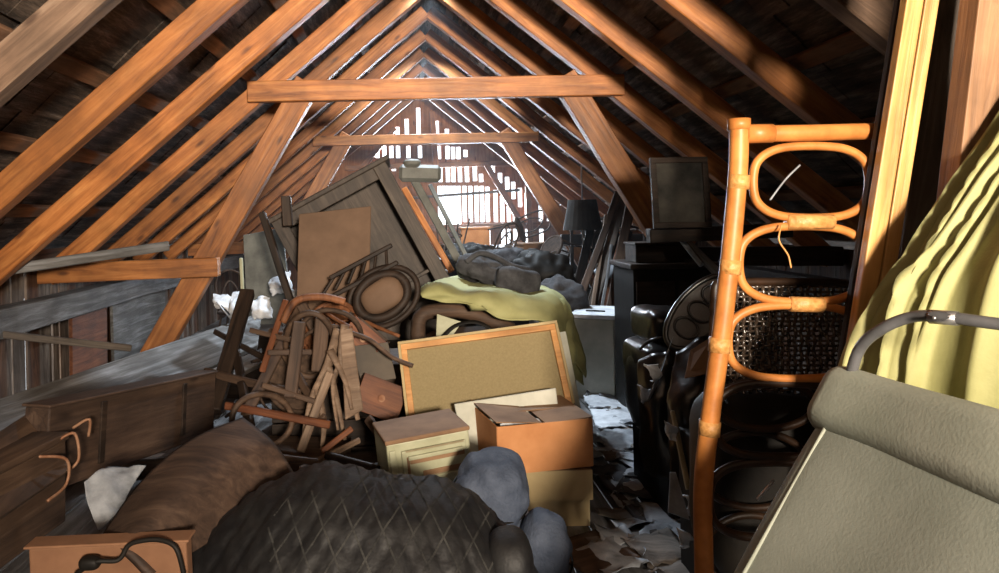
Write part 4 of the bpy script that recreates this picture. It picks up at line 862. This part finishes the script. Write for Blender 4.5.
# ------------------------------------------------------------------ far clutter
random.seed(21)
far = []
def crate_at(px, Y, w_, h_, m, lb, z=0, rz=0, d_=None):
    d_ = d_ or w_*.8; M = Matrix.Translation((P(px, 0, Y).x, Y, z)) @ rot(z=rz); e = empty('storage_crate', M, lb, 'crate')
    mk('body', boxbm((w_, d_, h_-.02), .005, (0, 0, (h_-.02)/2)), m, e, M); mk('lid', boxbm((w_+.02, d_+.02, .025), .004, (0, 0, h_-.012)), m, e, M)
crates = [(250, 6.3, .75, .56, DARKW, 'dark crate carrying the white plastic by the left strut'), (470, 8.6, .8, .85, BROWNW, 'brown crate stack base far down the attic'), (525, 9.4, .8, .9, DARKW, 'dark crate far down the attic right of the brown one'), (470, 10.6, 1.1, 1.05, DARKW, 'wide dark crate near the bright hatch'),
          (560, 8.2, .5, .8, GREYBR, 'grey-brown crate behind the floor lamp'), (585, 10.4, .9, 1.15, DARKW, 'dark crate at the far right under the slope'), (405, 9.6, .9, .95, BROWNW, 'brown crate behind the tipped wardrobe'), (350, 8.0, .8, .9, DARKW, 'dark crate hidden far left behind the wardrobe')]
for px, Y, w_, h_, m, lb in crates: crate_at(px, Y, w_, h_, m, lb, rz=random.uniform(-20, 20))
crate_at(469, 10.4, .42, .3, CARD, 'bright orange box in front of the bright hatch', z=1.05)
crate_at(528, 9.2, .4, .25, CARDTOP, 'small brown box on the dark far crate', z=.9, rz=12)
crate_at(590, 10.2, .4, .3, GREYBR, 'small grey box on the far right crate', z=1.15, rz=-12)
for k, (px, Y, z, R_, lb) in enumerate([(500, 8.6, .95, rot(30, 20, 40), 'bentwood chair tumbled on the far crates left of the lamp'), (545, 8.3, 1.1, rot(-60, 10, 120), 'bentwood chair lying upturned beside the lamp shade'), (600, 8.4, 1.2, rot(100, 10, 20), 'bentwood chair hung upside down behind the lamp'), (445, 9.4, 1.1, rot(170, 10, 20), 'upturned bentwood chair far behind the blanket'), (515, 10.2, 1.3, rot(20, 70, 0), 'bentwood chair on its side before the slatted gable')]):
    p = Vector((P(px, 0, Y).x, Y, z)); place(ch, p, R_, .9, label=lb, cat='chair', group='bentwood chairs tumbled at the far end')
lbs = {}
for i in range(46):
    Y = random.uniform(6.8, 11.5); px = random.uniform(448, 636); lim = 236 if px < 560 else 205
    py = random.uniform(lim+8, 300); c = P(px, py, Y); s = random.uniform(.06, .17)
    if c.z < .05: continue
    u = Vector((random.uniform(-1, 1), random.uniform(-1, 1), random.uniform(-.5, .5))).normalized()*s; v = u.orthogonal().normalized()*s*random.uniform(.4, 1)
    g = lambda p, q: c+u*p+v*q+noise.noise_vector(c*9+Vector((p*3, q*3, i)))*.06
    loft('plastic_scrap', [[g(-1, -1), g(0, -1), g(1, -1)], [g(-1, 0), g(0, 0), g(1, 0)], [g(-1, 1), g(0, 1), g(1, 1)]], random.choice([PAPER, PAPERG, PAPER, BLACKM, GREYW]), th=.004, amp=.03, freq=12, sub=3, jag=.02,
         label='crumpled pale wrapping scrap in the far heap beyond the yellow-green cloth', cat='wrapping', group='wrapping scraps in the far heap')
for i in range(22):
    Y = random.uniform(7.2, 11.0); px = random.uniform(470, 645); top = random.uniform(205, 250) if px > 555 else random.uniform(232, 262)
    a = P(px, top, Y); b = Vector((a.x+random.uniform(-.5, .5), Y-random.uniform(.1, .5), random.uniform(.0, .4)))
    beam('upright_lath', a, b, .03, random.choice([.04, .06, .09]), random.choice([DARKW, BROWNW, GREYW, GREYBR, REDW]), up=Vector((1, 0, 0)), wob=.01, label='old lath standing up out of the far heap', cat='lath', group='laths standing in the far heap')
for i, (px, py, Y, r, lb) in enumerate([(505, 268, 7.4, .3, 'dark stuffed sack behind the charcoal blanket'), (540, 275, 7.0, .32, 'dark sack between the blanket and the floor lamp'), (560, 300, 6.3, .25, 'dark sack behind the yellow-green cloth'), (470, 262, 8.2, .28, 'dark sack below the bright orange box')]):
    c = P(px, py, Y); blob('stuffed_sack', Vector((c.x, c.y, c.z)), (r, r*.9, r*.7), BLACKM if i % 2 else BLANKET, e=.8, amp=.08, freq=5, label=lb, cat='sack')
    mk('support_crate', boxbm((r*2, r*1.6, c.z-r*.65), .005), DARKW, M=Matrix.Translation((c.x, c.y, (c.z-r*.65)/2)), label='dark crate carrying the '+lb, cat='crate')

# ------------------------------------------------------------------ let loose scraps settle on whatever lies below them
bpy.context.view_layer.update(); dg = bpy.context.evaluated_depsgraph_get()
for o in list(C.objects):
    if o.name.startswith(('plastic_scrap', 'upright_lath')) and o.parent is None:
        zs_ = [o.matrix_world @ Vector(c_) for c_ in o.bound_box]; zmin = min(v.z for v in zs_); cx_ = sum(v.x for v in zs_)/8; cy_ = sum(v.y for v in zs_)/8
        o.hide_viewport = True; bpy.context.view_layer.update(); dg = bpy.context.evaluated_depsgraph_get()
        hit, loc, *_ = bpy.context.scene.ray_cast(dg, Vector((cx_, cy_, zmin+.02)), Vector((0, 0, -1)), distance=3)
        o.hide_viewport = False
        if hit and zmin-loc.z > .01: o.location.z -= (zmin-loc.z-.003)

# faint dust haze hanging in the bright far half of the attic
hz = bpy.data.materials.new('dust_haze'); hz.use_nodes = True; t_ = hz.node_tree; t_.nodes.remove(t_.nodes['Principled BSDF'])
v_ = t_.nodes.new('ShaderNodeVolumeScatter'); v_.inputs['Density'].default_value = .006; v_.inputs['Anisotropy'].default_value = .4; v_.inputs['Color'].default_value = (.9, .95, 1, 1)
t_.links.new(v_.outputs[0], t_.nodes['Material Output'].inputs['Volume'])
hb_ = bmesh.new(); pf = [[hb_.verts.new(c_) for c_ in ((RX-2.7, yv, .06), (RX+2.7, yv, .06), (RX+2.7, yv, 1.2), (RX, yv, 3.5), (RX-2.7, yv, 1.2))] for yv in (6.2, 13.1)]
hb_.faces.new(pf[0]); hb_.faces.new(pf[1][::-1])
for q_ in range(5): hb_.faces.new((pf[0][q_], pf[0][(q_+1) % 5], pf[1][(q_+1) % 5], pf[1][q_]))
mk('dust_haze', hb_, hz, label='faint bright dust haze in the far half of the attic', cat='haze', kind='stuff')
